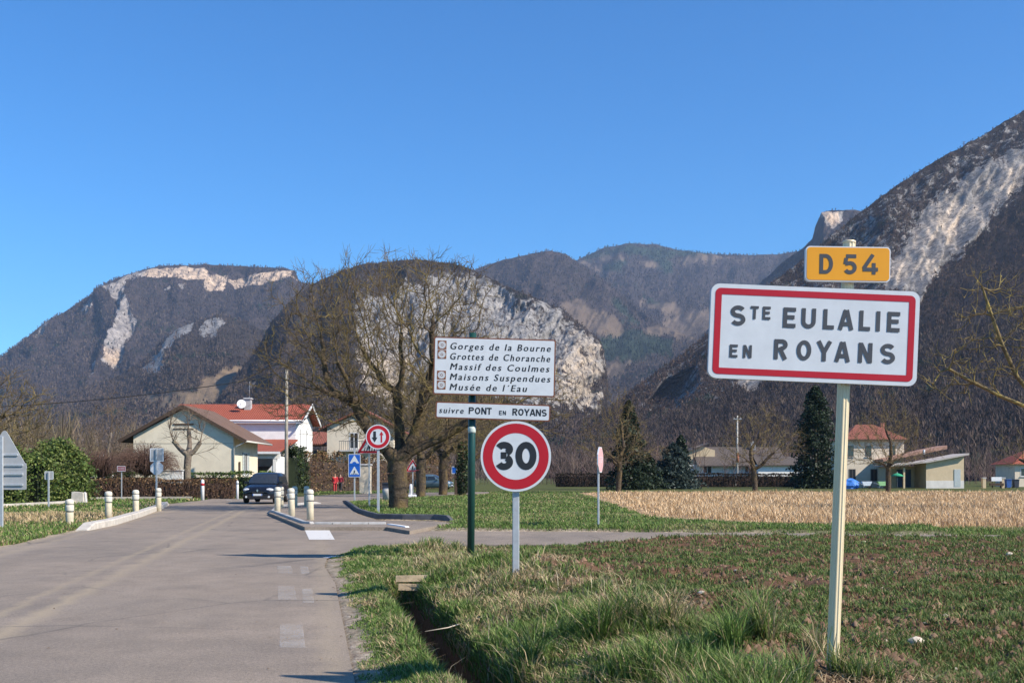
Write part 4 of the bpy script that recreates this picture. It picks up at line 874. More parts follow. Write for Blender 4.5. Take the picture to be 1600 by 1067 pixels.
# ---- 4 cream house behind the walnut
o = thing('house', 'cream rendered gabled house half hidden behind the big bare walnut', 'house', (P(511, HY, 128).x, 128, 0)); o.scale = (1.23,) * 3
mb = MB(); mb.prism([(0, -.2), (6.4, -.2), (6.4, 5.7), (3.4, 7.4), (0, 5.9)], 'y', 0, 9); mb.build('wall', CREAM, o)
mb = MB(); mb.prism([(-.7, 5.75), (3.4, 7.72), (7.2, 5.6), (7.2, 5.45), (3.4, 7.55), (-.7, 5.58)], 'y', -.5, 9.5); mb.build('roof', RED2, o)
window(o, (2.6, 0, 4.6), .8, 1.5, 'y', None); window(o, (4.9, 0, 1.9), .9, 1.4, 'y', None)
bal = MB(); bal.box((2.9, -.55, 3.62), (3.2, 1.0, .12)); bl = bal.build('balcony', PLASTER_D, o)
mb = MB()
for k in range(17): mb.box((1.35 + k * .194, -1.0, 4.1), (.03, .03, .84))
mb.box((2.9, -1.0, 4.54), (3.2, .05, .05)); mb.build('railing', mat('rail_dark', (.1, .1, .1), .6), bl)
# ---- 5 small flat roofed hut far along the road
b = P(672, HY, 132); o = thing('hut', 'small cream flat-roofed hut far off between the roadside trunks', 'hut', (b.x, 132, 0))
mb = MB(); mb.box((0, 1.5, 1.2), (1.5, 3, 2.5)); mb.build('wall', CREAM, o); mb = MB(); mb.box((0, 1.5, 2.52), (1.8, 3.3, .16)); mb.build('roof', GREYP, o)
mb = MB(); mb.box((-.12, -.02, 1.1), (.4, .05, 1.5)); mb.build('door', DARK, o)
# ---- 6 white house with a long dark roof, beyond the far hedge
b = P(1076, HY, 168); o = thing('house', 'low white house with long dark grey-brown roof behind the far hedge', 'house', (b.x, 168, .6))
mb = MB(); mb.box((7.5, 4.5, .85), (15.2, 8, 3.5)); mb.build('wall', WHITEW, o)
mb = MB(); mb.prism([(0, 2.5), (4.5, 2.5), (4.5, 4.9), (2.2, 5.6), (0, 4.6)], 'y', 2.2, 8.4); mb.build('gable_wall', OCHRE, o)
mb = MB(); mb.prism([(-.6, 2.5), (5.4, 5.5), (5.4, 5.35), (-.6, 2.35)], 'x', 1.3, 15.4); rf = mb.build('roof', BRT2, o)
mb = MB(); mb.prism([(-.7, 4.5), (3.6, 6.1), (3.6, 5.95), (-.7, 4.33)], 'y', 1.6, 8.8); mb.build('gable_roof', BRT2, o)
mb = MB(); mb.box((11, 4.6, 5.6), (.7, .7, 1.5)); mb.build('chimney', mat('chimney_render', (.4, .4, .4), .9), rf)
window(o, (3.0, .5, 1.9), 1.3, 1.2, 'y', None); window(o, (9.4, .5, 1.9), 1.1, 1.0, 'y', None)
b = P(1188, HY, 160); o = thing('house', 'small white single-storey annexe showing just above the far hedge', 'house', (b.x, 160, .5))
mb = MB(); mb.box((4, 2, .95), (8.6, 4, 3.4)); mb.build('wall', WHITEW, o); mb = MB(); mb.prism([(-.5, 2.62), (2.5, 3.9), (4.6, 2.6), (4.6, 2.45), (2.5, 3.75), (-.5, 2.47)], 'x', -.5, 8.9); mb.build('roof', BRT2, o)
window(o, (6.2, 0, 1.7), 1.0, 1.0, 'y', None)
# ---- 7 hipped roof house
b = P(1322, HY, 140); o = thing('house', 'cream two-storey house with hipped reddish roof, right of the town sign pole', 'house', (b.x, 140, 0)); W_ = 7.5
mb = MB(); mb.box((W_ / 2, 3.5, 3.0), (W_, 7, 6.3)); mb.build('wall', CREAM, o)
mb = MB(); mb.add([(-.5, -.5, 6.2), (W_ + .5, -.5, 6.2), (W_ + .5, 7.5, 6.2), (-.5, 7.5, 6.2), (2.4, 3.5, 8.3), (W_ - 2.8, 3.5, 8.3)], [(0, 1, 5, 4), (1, 2, 5), (2, 3, 4, 5), (3, 0, 4), (3, 2, 1, 0)]); rf = mb.build('roof', RED2, o)
mb = MB(); mb.box((6.2, 4.5, 7.9), (.5, .5, 1.3)); mb.build('chimney', mat('brick_red', (.35, .15, .1), .9), rf)
mb = MB(); mb.box((W_ / 2, -.56, 6.14), (W_ + 1.0, .08, .16)); mb.build('gutter', WOODD, o)
for x in (.6, 2.9, 6.0): window(o, (x, 0, 4.7), .7, 1.35, 'y', None, mat('frame_dark', (.12, .11, .1), .7))
for x in (.8, 3.6): window(o, (x, 0, 1.6), .8, 1.5, 'y', None, mat('frame_dark', (.12, .11, .1), .7))
# ---- 8 shed
b = P(1390, HY, 132); o = thing('shed', 'open shed with single-pitch salmon roof and a lit ochre end bay', 'shed', (b.x, 132, 0)); o.scale = (.81, 1, 1)
mb = MB(); mb.prism([(5.5, -.2), (11.2, -.2), (11.2, 3.9), (5.5, 3.1)], 'y', 0, 4); mb.box((.1, 2, 1.2), (.25, 4, 2.6)); mb.box((2.8, 3.9, 1.3), (5.4, .2, 2.8)); mb.box((2.2, .1, 1.2), (.25, .25, 2.6)); mb.build('wall', OCHRE, o)
mb = MB(); mb.box((8.35, -.012, .45), (5.7, .02, .95)); mb.build('plinth', stucco('plinth_pale', (.66, .62, .56)), o)
mb = MB(); mb.prism([(-.6, 2.62), (5.5, 3.1), (11.7, 4.05), (11.7, 4.25), (5.5, 3.28), (-.6, 2.8)], 'y', -.6, 4.6); mb.build('roof', mat('roof_edge_grey', (.45, .40, .36), .8), o)
mb = MB(); mb.prism([(1.0, 3.3), (11.0, 4.9), (11.0, 5.35), (1.0, 3.6)], 'y', 4.7, 8.5); mb.build('rear_roof', SALM, o)
mb = MB(); mb.box((3.8, 3.74, 1.2), (2.2, .06, 2.2)); mb.build('garage_door', mat('door_blue', (.05, .08, .13), .6), o)
mb = MB(); mb.box((10.2, -.03, 1.25), (.95, .06, 2.1)); mb.build('door', GREYP, o)
mb = MB(); mb.tube([(6.6, 3, 4.2), (6.6, 3, 4.75)], .16, 8); mb.build('roof_vent', WHITEP, o)
# ---- 9 red roofed house at the right edge
b = P(1588, HY, 150); o = thing('house', 'low house with bright red roof cut by the right edge', 'house', (b.x, 150, 0))
mb = MB(); mb.box((4.5, 3, 1.5), (9.4, 6, 3.4)); mb.build('wall', CREAM, o)
mb = MB(); mb.add([(-.8, -.6, 3.1), (10, -.6, 3.1), (10, 6.6, 3.1), (-.8, 6.6, 3.1), (3.0, 3, 5.3), (10, 3, 5.3)], [(0, 1, 5, 4), (1, 2, 5), (2, 3, 4, 5), (3, 0, 4), (3, 2, 1, 0)]); mb.build('roof', RED, o)
window(o, (1.2, 0, 2.0), 1.2, 1.1, 'y', None); window(o, (3.6, 0, 2.0), 1.0, 1.1, 'y', None)
# ---- 10 low hut on the left
b = P(134, HY, 92); o = thing('hut', 'small white hut with brown flat roof right of the laurel hedge', 'hut', (b.x, 92, 0))
mb = MB(); mb.box((.75, 1.2, 1.0), (1.5, 2.4, 2.2)); mb.build('wall', WHITEW, o); mb = MB(); mb.box((.78, 1.2, 2.4), (1.7, 2.8, .75)); rf = mb.build('roof', mat('fibre_brown', (.2, .12, .07), .8), o); mb = MB(); mb.box((.9, 1, 3.05), (.4, .4, .55)); mb.build('chimney', PLASTER_D, rf)
# ---- low walls, pillars
def wall_run(label, pts, wd, H, m, name='low_wall', cat='wall', z0=0.):
    mb = MB(); o = Vector((pts[0][0], pts[0][1], 0))
    for a, b in zip(pts[:-1], pts[1:]):
        a, b = Vector((*a, 0)), Vector((*b, 0)); d = b - a; mid = (a + b) / 2 - o; mb.box((mid.x, mid.y, H / 2 - .05), (d.length, wd, H + .1), Matrix.Rotation(math.atan2(d.y, d.x), 3, 'Z'))
    return tag(mb.build(name, m, loc=(o.x, o.y, z0)), label, cat)
wall_run('low sandy kerb wall running along the grass under the laurel hedge', [gx_(-60, 50), gx_(20, 53), gx_(95, 58), gx_(130, 61)], .25, .2, M_CONC)
wall_run('low grey wall along the foot of the brown hedge', [gx_(140, 68), gx_(210, 69), gx_(300, 69.6)], .2, .22, mat('wall_grey', (.33, .3, .26), .9, var=.2))
o = thing('garden_wall', 'white painted panel behind the brown hedge, beside the square sign back', 'wall', (P(248, HY, 76).x, 75.4, 0))
mb = MB(); mb.bbox((.95, 0, .95), (1.9, .15, 1.9), .02); mb.build('panel', WHITEP, o); mb = MB(); mb.bbox((.95, 0, 1.93), (2.0, .24, .07), .02); mb.build('coping', PLASTER_D, o)
for px, Y, H, wd, lab, m in ((571, 94, 2.5, .95, 'cream rendered gate pillar left of the walnut trunk, beside the hedge', CREAM),):
    o = thing('gate_pillar', lab, 'pillar', (P(px, HY, Y).x, Y, 0)); mb = MB(); mb.bbox((0, 0, H / 2 - .1), (wd, wd, H), .03); mb.build('shaft', m, o); mb = MB(); mb.bbox((0, 0, H), (wd + .16, wd + .16, .12), .04); mb.build('cap', PLASTER_D, o)
for k, (px, lab) in enumerate(((1537, 'left of two pale gate posts by the far right garden'), (1567, 'right of two pale gate posts by the far right garden'))):
    o = thing('gate_post', lab, 'gate post', (P(px, HY, 134).x, 134, 0), group='gate posts of the far right garden'); mb = MB(); mb.bbox((0, 0, .55), (.42, .4, 1.3), .03); mb.build('shaft', OCHRE, o); mb = MB(); mb.bbox((0, 0, 1.25), (.52, .5, .1), .03); mb.build('cap', PLASTER_D, o)
o = thing('letter_board', 'small white board on a dark bench between the pale gate posts', 'board', (P(1556, HY, 134).x, 133.8, 0)); mb = MB(); mb.bbox((0, 0, 1.1), (1.3, .06, .5), .02); mb.build('board', WHITEP, o)
mb = MB(); mb.box((-.5, .05, .4), (.1, .1, .9)); mb.box((.5, .05, .4), (.1, .1, .9)); mb.box((0, .0, .45), (1.7, .3, .3)); mb.build('stand', WOODD, o)
# garden clutter by the shed
def lump(name, label, cat, loc, d, m, seed, sub=3):
    bm = bmesh.new(); bmesh.ops.create_icosphere(bm, subdivisions=sub, radius=1)
    r = random.Random(seed); off = r.uniform(0, 50)
    for v in bm.verts:
        n = float(fbm(np.array([v.co.x * 1.6 + off]), np.array([v.co.y * 1.6]), np.array([v.co.z * 1.6]), o=3)[0]); v.co *= 1 + .45 * n
        v.co = Vector((v.co.x * d[0], v.co.y * d[1], max(v.co.z, -.55) * d[2]))
    me = bpy.data.meshes.new(name); bm.to_mesh(me); bm.free(); return tag(link(name, me, m, loc=loc), label, cat)
lump('tarpaulin', 'crumpled bright blue tarpaulin heap left of the shed', 'tarpaulin', P(1328, HY, 128) + Vector((0, 0, -1.25)), (1.1, .8, .75), mat('tarp_blue', (.05, .2, .6), .5, bmp=.4, bscale=4, bdist=.2), 1)
def barrow(px, lab, m):
    o = thing('garden_cart', lab, 'cart', (P(px, HY, 127).x, 127, 0)); mb = MB(); mb.prism([(-.55, .85), (.65, .85), (.4, .35), (-.35, .35)], 'y', -.3, .3); mb.build('tray', m, o)
    mb = MB(); mb.tube([(.42, -.06, .22), (.42, .06, .22)], .22, 14); mb.build('wheel', DARK, o)
    for s in (-.26, .26):
        mb = MB(); mb.tube([(.42, 0, .22), (-.3, s, .4), (-1.0, s, .75)], .025, 6); mb.tube([(-.3, s, .38), (-.42, s, .0)], .022, 6); mb.build('handle', ZINC, o)
barrow(1353, 'pale cart standing between the blue tarpaulin and the tree trunk', mat('tray_pale', (.6, .65, .7), .5)); barrow(1378, 'light green cart beside the orchard trunk at the shed', mat('tray_green', (.3, .55, .25), .5))
o = thing('parasol', 'folded-out green garden parasol in the shed opening', 'parasol', (P(1400, HY, 131).x, 130.6, 0)); mb = MB(); mb.tube([(0, 0, 0), (0, 0, 2.0)], .03, 6); mb.build('pole', ZINC, o); mb = MB(); mb.lathe([(.9, 1.45), (.5, 1.68), (.05, 1.85)], 10); mb.build('canopy', mat('green_cloth', (.03, .3, .15), .8), o)
def wheelie(px, Y, lab, c, z=0, group=None):
    o = thing('wheelie_bin', lab, 'bin', (P(px, HY, Y).x, Y, z), group=group); mb = MB(); mb.prism([(-.25, .08), (.25, .08), (.31, 1.0), (-.31, 1.0)], 'y', -.3, .3); mb.build('body', c, o)
    mb = MB(); mb.prism([(-.34, 1.0), (.34, 1.0), (.3, 1.1), (-.3, 1.08)], 'y', -.36, .34); mb.build('lid', c, o)
    for s in (-.25, .25): mb = MB(); mb.tube([(s - .03, .22, .1), (s + .03, .22, .1)], .1, 12); mb.build('wheel', DARK, o)
BBIN = mat('bin_blue', (.03, .09, .28), .5); KBIN = mat('bin_dark', (.03, .035, .05), .5)
wheelie(1575, 132, 'blue wheeled bin at the far right edge by the garden gate', BBIN); wheelie(1587, 132, 'dark wheeled bin next to the blue one at the far right edge', KBIN)
wheelie(605, 74, 'dark wheeled bin half hidden by the big walnut trunk', KBIN)
# ================================================================== POLES AND WIRES
def util_pole(label, loc, H, m, r0=.14, arms=True):
    o = thing('utility_pole', label, 'utility pole', loc); mb = MB(); mb.tube([(0, 0, -.1), (0, 0, H * .5), (.02, 0, H)], [r0, r0 * .85, r0 * .68], 10); mb.build('shaft', m, o)
    if arms:
        mb = MB(); mb.box((0, -.12, H - .45), (1.1, .08, .1)); a = mb.build('crossarm', ZINC, o)
        for x in (-.45, 0, .45): mb = MB(); mb.lathe([(.02, 0), (.045, .03), (.03, .07), (.045, .1), (.02, .16)], 8, (x, -.12, H - .4)); mb.build('insulator', mat('ceramic', (.5, .5, .48), .3), a)
    return o
PWOOD = mat('pole_wood', (.30, .27, .22), .9, var=.3, scale=3, bmp=.5, bscale=20)
p1 = P(447.5, HY, 76); util_pole('weathered wooden utility pole in front of the white red-roofed house', (p1.x, 76, 0), 9.0, PWOOD, arms=False)
p2 = P(1152, HY, 146); util_pole('pale concrete utility pole behind the far hedge', (p2.x, 146, 0), 9.6, mat('pole_conc', (.55, .53, .49), .85, var=.2, scale=2))
mb = MB(); mb.tube([(p2.x, 145.8, 4.5), (p2.x, 145.8, 3.3)], .2, 8); tag(mb.build('transformer_cover', mat('rust', (.3, .12, .07), .9)), 'rusty cylinder fixed to the concrete utility pole', 'pole fitting')
def wire(label, a, b, sag, r0=.02):
    a, b = Vector(a), Vector(b); mb = MB(); mb.tube([a.lerp(b, t) - Vector((0, 0, sag * 4 * t * (1 - t))) for t in np.linspace(0, 1, 24)], r0, 5); return tag(mb.build('cable', mat('cable_black', (.025, .025, .028), .6)), label, 'cable')
wire('black overhead cable sagging from the wooden pole to the left edge', (p1.x, 75.9, 8.7), tuple(P(-260, 640, 70)), .75, .032)
wire('thin overhead wire running right from the concrete pole', (p2.x, 145.8, 9.0), tuple(P(1760, 664, 140)), .25, .02)
wire('thin overhead wire running left from the concrete pole', (p2.x, 145.8, 9.0), tuple(P(700, 662, 150)), .25, .016)

# lattice pylon on the right-hand ridge
b = P(1506, 232, 1512); o = thing('pylon', 'tiny lattice pylon on the skyline of the right mountain', 'pylon', b); o.scale = (.55,) * 3; mb = MB()
for sx, sy in ((-1, -1), (1, -1), (1, 1), (-1, 1)): mb.tube([(sx * 2.2, sy * 2.2, -6), (sx * .6, sy * .6, 17)], .22, 4)
for k in range(6):
    z0, z1 = -6 + k * 3.8, -6 + (k + 1) * 3.8; w0, w1 = 2.2 - .07 * (z0 + 6), 2.2 - .07 * (z1 + 6)
    for sy in (-1, 1): mb.tube([(-w0, sy * w0, z0), (w1, sy * w1, z1)], .13, 4); mb.tube([(w0, sy * w0, z0), (-w1, sy * w1, z1)], .13, 4)
mb.build('tower', WOODD, o)
for z in (11, 16): mb = MB(); mb.tube([(-5.5, 0, z), (0, 0, z + 1), (5.5, 0, z)], .25, 4); mb.build('crossarm', WOODD, o)
# ================================================================== LETTERING (drawn as strokes)
def stroke(mb, pts, t, y):
    pts = [Vector(p) for p in pts]; pts = [p for i, p in enumerate(pts) if i == 0 or (p - pts[i - 1]).length > 1e-5]; L, Rr = [], []
    if (pts[0] - pts[-1]).length < 1e-4:
        pts = pts[:-1]; n = len(pts)
        for i, p in enumerate(pts):
            d0, d1 = (p - pts[i - 1]).normalized(), (pts[(i + 1) % n] - p).normalized(); m = (Vector((-d0.y, d0.x)) + Vector((-d1.y, d1.x))).normalized(); L.append(p + m * t / 2); Rr.append(p - m * t / 2)
        mb.add([(q.x, y, q.y) for q in L + Rr], [(i, (i + 1) % n, n + (i + 1) % n, n + i) for i in range(n)]); return
    for i, p in enumerate(pts):
        d0 = (p - pts[i - 1]).normalized() if i else None; d1 = (pts[i + 1] - p).normalized() if i < len(pts) - 1 else None
        d0 = d0 or d1; d1 = d1 or d0; n0, n1 = Vector((-d0.y, d0.x)), Vector((-d1.y, d1.x)); m = (n0 + n1).normalized(); k = t / 2 / max(.4, m.dot(n0))
        L.append(p + m * k); Rr.append(p - m * k)
    vs = [(q.x, y, q.y) for q in L + Rr]; n = len(pts)
    mb.add(vs, [(i, i + 1, n + i + 1, n + i) for i in range(n - 1)])
def glyph(ch, w_, t):
    h = t / 2; a, b, c = h, w_ - h, w_ / 2
    if ch == 'S': 
        ru = .25 - h * .5; yu, yl = 1 - h - ru, h + (1 - 2 * h - 2 * ru) / 2; rl = (1 - t - 2 * ru) / 2
        return [arc(c, yu, c - h, ru, 28, 270, 14)[:-1] + arc(c, yl, c - h, rl, 90, -152, 14)]
    if ch == 'T': return [[(0, 1 - h), (w_, 1 - h)], [(c, 1 - t), (c, 0)]]
    if ch == 'E': return [[(a, 0), (a, 1)], [(t, 1 - h), (w_, 1 - h)], [(t, .52), (w_ * .9, .52)], [(t, h), (w_, h)]]
    if ch == 'U': return [[(a, 1), (a, c)] + arc(c, c, c - h, c - h, 180, 360, 14) + [(b, c), (b, 1)]]
    if ch == 'L': return [[(a, 0), (a, 1)], [(t, h), (w_, h)]]
    if ch == 'I': return [[(a, 0), (a, 1)]]
    if ch == 'A': return [[(h * .75, 0), (c - h * .25, 1)], [(w_ - h * .75, 0), (c + h * .25, 1)], [(w_ * .2, .3), (w_ * .8, .3)]]
    if ch == 'N': return [[(a, 0), (a, 1)], [(b, 0), (b, 1)], [(a + h * .2, 1 - h * .4), (b - h * .2, h * .4)]]
    if ch == 'M': return [[(a, 0), (a, 1)], [(b, 0), (b, 1)], [(a + h * .2, 1 - h * .4), (c, .25)], [(b - h * .2, 1 - h * .4), (c, .25)]]
    if ch == 'R': return [[(a, 0), (a, 1)], [(t, 1 - h), (w_ - .27, 1 - h)] + arc(w_ - .27 , .73, .27 - h, .27 - h, 90, -90, 12) + [(t, .46 + h * .0)], [(w_ * .5, .46), (w_ - h * .9, 0)]]
    if ch == 'P': return [[(a, 0), (a, 1)], [(t, 1 - h), (w_ - .28, 1 - h)] + arc(w_ - .28, .72, .28 - h, .28 - h, 90, -90, 12) + [(t, .44 + h)]]
    if ch == 'D': return [[(a, 0), (a, 1)], [(t, 1 - h), (w_ * .45, 1 - h)] + arc(w_ * .45, .5, w_ * .55 - h, .5 - h, 90, -90, 16) + [(t, h)]]
    if ch in 'O0': return [arc(c, .5, c - h, .5 - h, 90, 450, 28)]
    if ch == 'Y': return [[(h * .75, 1), (c, .44)], [(w_ - h * .75, 1), (c, .44)], [(c, .5), (c, 0)]]
    if ch == '5': return [[(w_ * .95, 1 - h), (w_ * .18, 1 - h)], [(w_ * .2, 1 - t), (w_ * .13, .5)], [(w_ * .14, .52)] + arc(c * .96, .33, c - h * .9, .33 - h, 118, -150, 18)]
    if ch == '4': return [[(w_ * .72, 0), (w_ * .72, .58)], [(w_ * .66, 1), (w_ * .06, .3)], [(0, .25), (w_, .25)]]
    if ch == '3': return [arc(c * .98, .735, c - h, .265 - h, 158, -62, 14), arc(c * .98, .285, c - h, .285 - h, 66, -158, 16), [(c * .62, .515), (c * 1.25, .515)]]
    return []
def word(parent, items, hgt, t, base, y, m, name='lettering'):
    for ch, x, w_ in items:
        mb = MB()
        for n, st in enumerate(glyph(ch, w_ / hgt, t)): stroke(mb, [(x + px * hgt, base + pz * hgt) for px, pz in st], t * hgt, y - .0002 * n)
        mb.build('letter', m, parent)
def ftext(parent, s, x, z, hgt, width, y, m, shear=0., bold=0., cap=.729, name='lettering'):
    cu = bpy.data.curves.new(name, 'FONT'); cu.body = s; cu.size = 1; cu.shear = shear; cu.offset = 0; cu.space_character = 1.3; cu.resolution_u = 3
    tmp = bpy.data.objects.new(name, cu); COL.objects.link(tmp); dg = bpy.context.evaluated_depsgraph_get()
    me = bpy.data.meshes.new_from_object(tmp.evaluated_get(dg)); COL.objects.unlink(tmp); bpy.data.objects.remove(tmp)
    xs = np.array([v.co.x for v in me.vertices]); k = hgt / cap; w0 = xs.max() - xs.min(); kx = width / w0 if width else k
    for v in me.vertices: v.co = Vector((x + (v.co.x - xs.min()) * kx, y, z + v.co.y * k))
    bm = bmesh.new(); bm.from_mesh(me); seen = set(); isl = []          # one object per word: letters closer than a word gap stay together
    for v0 in bm.verts:
        if v0 in seen: continue
        st, fs = [v0], set(); seen.add(v0); lo = hi = v0.co.x
        while st:
            v = st.pop(); lo, hi = min(lo, v.co.x), max(hi, v.co.x); fs.update(v.link_faces)
            for e in v.link_edges:
                o2 = e.other_vert(v)
                if o2 not in seen: seen.add(o2); st.append(o2)
        isl.append((lo, hi, fs))
    isl.sort(key=lambda q: q[0]); words = []
    for lo, hi, fs in isl:
        if words and lo - words[-1][0] < .4 * hgt: words[-1][0] = max(words[-1][0], hi); words[-1][1] |= fs
        else: words.append([hi, set(fs)])
    for _, fs in words:
        mb = MB()
        for q in range(3):
            for f in fs: mb.add([v.co + Vector(((q - 1) * bold * hgt, -.0003 * q, 0)) for v in f.verts], [tuple(range(len(f.verts)))])
        mb.build('word', m, parent)
    bm.free()
# ================================================================== SIGNS
SW, SR, SK = mat('sign_white', (.58, .61, .635), .4, var=.06, scale=7), mat('sign_red', (.42, .010, .020), .35, var=.06, scale=2), mat('sign_black', (.02, .022, .026), .45, var=.1)
SO, SB = mat('sign_ochre', (.74, .32, .012), .35, var=.05, scale=3), mat('sign_blue', (.012, .1, .45), .35, var=.05)
SGREY, SBACK = mat('sign_charcoal', (.055, .06, .07), .5, var=.1), mat('sign_back_grey', (.36, .37, .38), .5, var=.08, scale=4)
GALV = mat('galvanised', (.46, .48, .50), .45, metal=.35, var=.12, scale=12); SBROWN = mat('sign_brown', (.17, .06, .03), .5)
def plate(parent, name, outline, y0, y1, m):
    mb = MB(); mb.prism(outline, 'y', y0, y1); return mb.build(name, m, parent)
def ringplate(parent, name, outer, inner, y, m, parent_=None):
    mb = MB(); n = len(outer); mb.add([(p[0], y, p[1]) for p in outer] + [(p[0], y, p[1]) for p in inner], [(i, (i + 1) % n, n + (i + 1) % n, n + i) for i in range(n)]); return mb.build(name, m, parent)
def shift(o, x, z, roll=0, yaw=0, y=0): o.location = (x, y, z); o.rotation_euler = (0, roll, yaw); return o
# ---- town sign
b = P(1300, 1066, 7.1); S = 7.1 / F
o = thing('town_sign', 'white red-bordered town sign reading STE EULALIE EN ROYANS with an ochre D 54 plate', 'road sign', b, (0, R(2.25), 0))
mb = MB(); N = 44; H = 2.885      # fluted aluminium pole
prof = [(.0405 - (.0042 if k % 4 in (1, 2) else 0)) for k in range(N)]
vs = [(prof[k] * math.cos(2 * math.pi * k / N), prof[k] * math.sin(2 * math.pi * k / N), z) for z in (-.35, H) for k in range(N)]
mb.add(vs, [(k, (k + 1) % N, N + (k + 1) % N, N + k) for k in range(N)]); mb.build('pole', mat('pole_champagne', (.76, .63, .41), .42, metal=.15, var=.05), o)
mb = MB(); mb.lathe([(.042, 0), (.042, .012), (.038, .016)], 24, (0, 0, H - .002)); mb.build('cap', mat('pole_champagne', (.7, .61, .45)), o)
pn = plate(o, 'name_panel', rrect(1.374, .622, .055), -.0, .04, SW); shift(pn, -.232, 2.262, R(.15), 0, -.09); pn.scale = (.985,) * 3
ringplate(pn, 'border', rrect(1.318, .566, .035), rrect(1.234, .482, .004), -.002, SR)
word(pn, [('S', -.5536, .098), ('E', -.208, .083), ('U', -.087, .094), ('L', .056, .072), ('A', .158, .096), ('L', .293, .073), ('I', .404, .0265), ('E', .4775, .083)], .1323, .2, .0397, -.003, SGREY)
word(pn, [('T', -.4235, .053), ('E', -.344, .052)], .086, .2, .086, -.003, SGREY)
word(pn, [('R', -.259, .088), ('O', -.11, .096), ('Y', .022, .097), ('A', .143, .097), ('N', .2955, .092), ('S', .442, .096)], .1323, .2, -.171, -.003, SGREY)
word(pn, [('E', -.551, .053), ('N', -.462, .057)], .085, .2, -.171, -.003, SGREY)
dn = plate(o, 'road_number_panel', rrect(.55, .2275, .028), 0, .035, SW); shift(dn, -.028, 2.729, R(-1.35), 0, -.085)
plate(dn, 'face', rrect(.535, .2125, .022), -.002, .0005, SO)
word(dn, [('D', -.1864, .088), ('5', -.0298, .086), ('4', .0948, .099)], .129, .19, -.066, -.0035, SGREY)
for z in (2.08, 2.45, 2.68, 2.78): mb = MB(); mb.bbox((0, -.04, z), (.11, .012, .04), .004); mb.build('bracket', GALV, o)
# ---- brown edged tourist sign on a green pole
b = P(735.5, 882, 19.6)
o = thing('tourist_sign', 'brown-edged white tourist sign listing five local sights on a dark green pole', 'road sign', b, (0, R(.5), 0)); o.scale = (1.1036,) * 3
GP = mat('pole_green', (.012, .055, .045), .35, var=.1)
mb = MB(); mb.tube([(0, 0, -.3), (0, 0, 3.80)], .06, 20); mb.build('pole', GP, o)
mb = MB(); mb.lathe([(.063, 0), (.066, .03), (.066, .07), (.062, .1)], 20, (0, 0, 2.16)); mb.build('collar', mat('collar_pale', (.5, .56, .5), .5), o)
up = plate(o, 'upper_panel', rrect(1.985, .935, .03), 0, .05, SBROWN); shift(up, .365, 3.235, R(.75), R(2.6), -.13)
plate(up, 'face', rrect(1.945, .895, .02), -.002, .001, SW)
for s, x, z, w_ in (('Gorges de la Bourne', -.722, .27, 1.632), ('Grottes de Choranche', -.722, .1035, 1.627), ('Massif des Coulmes', -.722, -.062, 1.618), ('Maisons Suspendues', -.722, -.2275, 1.638), ("Musée de l´Eau", -.722, -.393, 1.26)):
    ftext(up, s, x, z, .112, w_, -.004, SK, .2, .035)
for z in (.335, .182, -.155, -.315):
    pc = plate(up, 'pictogram', rrect(.143, .143, .006, 2, -.86, z), -.005, -.001, mat('pictogram_brown', (.2, .075, .03), .5))
    mb = MB()
    for k in range(12):
        a = R(30 * k); d, n_ = Vector((math.cos(a), math.sin(a))), Vector((-math.sin(a), math.cos(a)))
        for sg in (-1, 1):
            p = [d * .016 + n_ * .002 * sg, d * .03 + n_ * .0085 * sg, d * .058 + n_ * .0125 * sg, d * .062 + n_ * .001 * sg]
            mb.add([(-.86 + q.x, -.0065, z + q.y) for q in p], [(0, 1, 2, 3)])
    c_ = circ(.011, 10); mb.add([(-.86 + q[0], -.0068, z + q[1]) for q in c_], [tuple(range(10))]); mb.build('star', SW, pc)
lp = plate(o, 'lower_panel', rrect(1.87, .27, .03), 0, .05, SBROWN); shift(lp, .345, 2.51, R(1.35), 0, -.115)
plate(lp, 'face', rrect(1.83, .23, .02), -.002, .001, SW)
ftext(lp, 'suivre', -.875, -.05, .10, .395, -.004, SK, .2, .035)
word(lp, [('P', -.395, .085), ('O', -.295, .09), ('N', -.19, .085), ('T', -.1, .08)], .112, .2, -.052, -.004, SK)
word(lp, [('E', .10, .048), ('N', .162, .052)], .07, .19, -.052, -.004, SK)
word(lp, [('R', .318, .083), ('O', .412, .09), ('Y', .508, .09), ('A', .602, .092), ('N', .7, .085), ('S', .795, .085)], .112, .2, -.052, -.004, SK)
for z in (2.45, 2.56, 2.95, 3.5): mb = MB(); mb.bbox((0, -.0615, z), (.15, .008, .05), .003); mb.build('bracket', GALV, o)
# ---- 30
def disc_sign(label, px, py, base_py, Y, dia, lean=0, cat='road sign', poled=(.06, .04), group=None, name='speed_limit_sign'):
    b = P(px, base_py, Y); o = thing(name, label, cat, b, (0, lean, 0), group); zc = (base_py - py) / F * Y
    mb = MB(); mb.bbox((0, 0, (zc + dia * .3) / 2 - .15), (poled[0], poled[1], zc + dia * .3 + .3), .008); mb.build('pole', GALV, o)
    d = plate(o, 'disc', circ(dia / 2, 56), 0, .035, SW); d.location = (0, -.07, zc); 
    for q in (-.18, .18): mb = MB(); mb.bbox((0, -.03, zc + dia * q), (poled[0] + .06, .01, .04), .003); mb.build('bracket', GALV, o)
    return o, d
Y = 13.45
o, d = disc_sign('round red-ringed 30 speed limit sign on a galvanised post in the verge', 806, 713, 914, Y, .872, poled=(.085, .05))
ringplate(d, 'border', circ(.407, 56), circ(.288, 56), -.002, SR)
word(d, [('3', -.254, .222), ('0', -.004, .26)], .35, .235, -.168, -.003, SK)
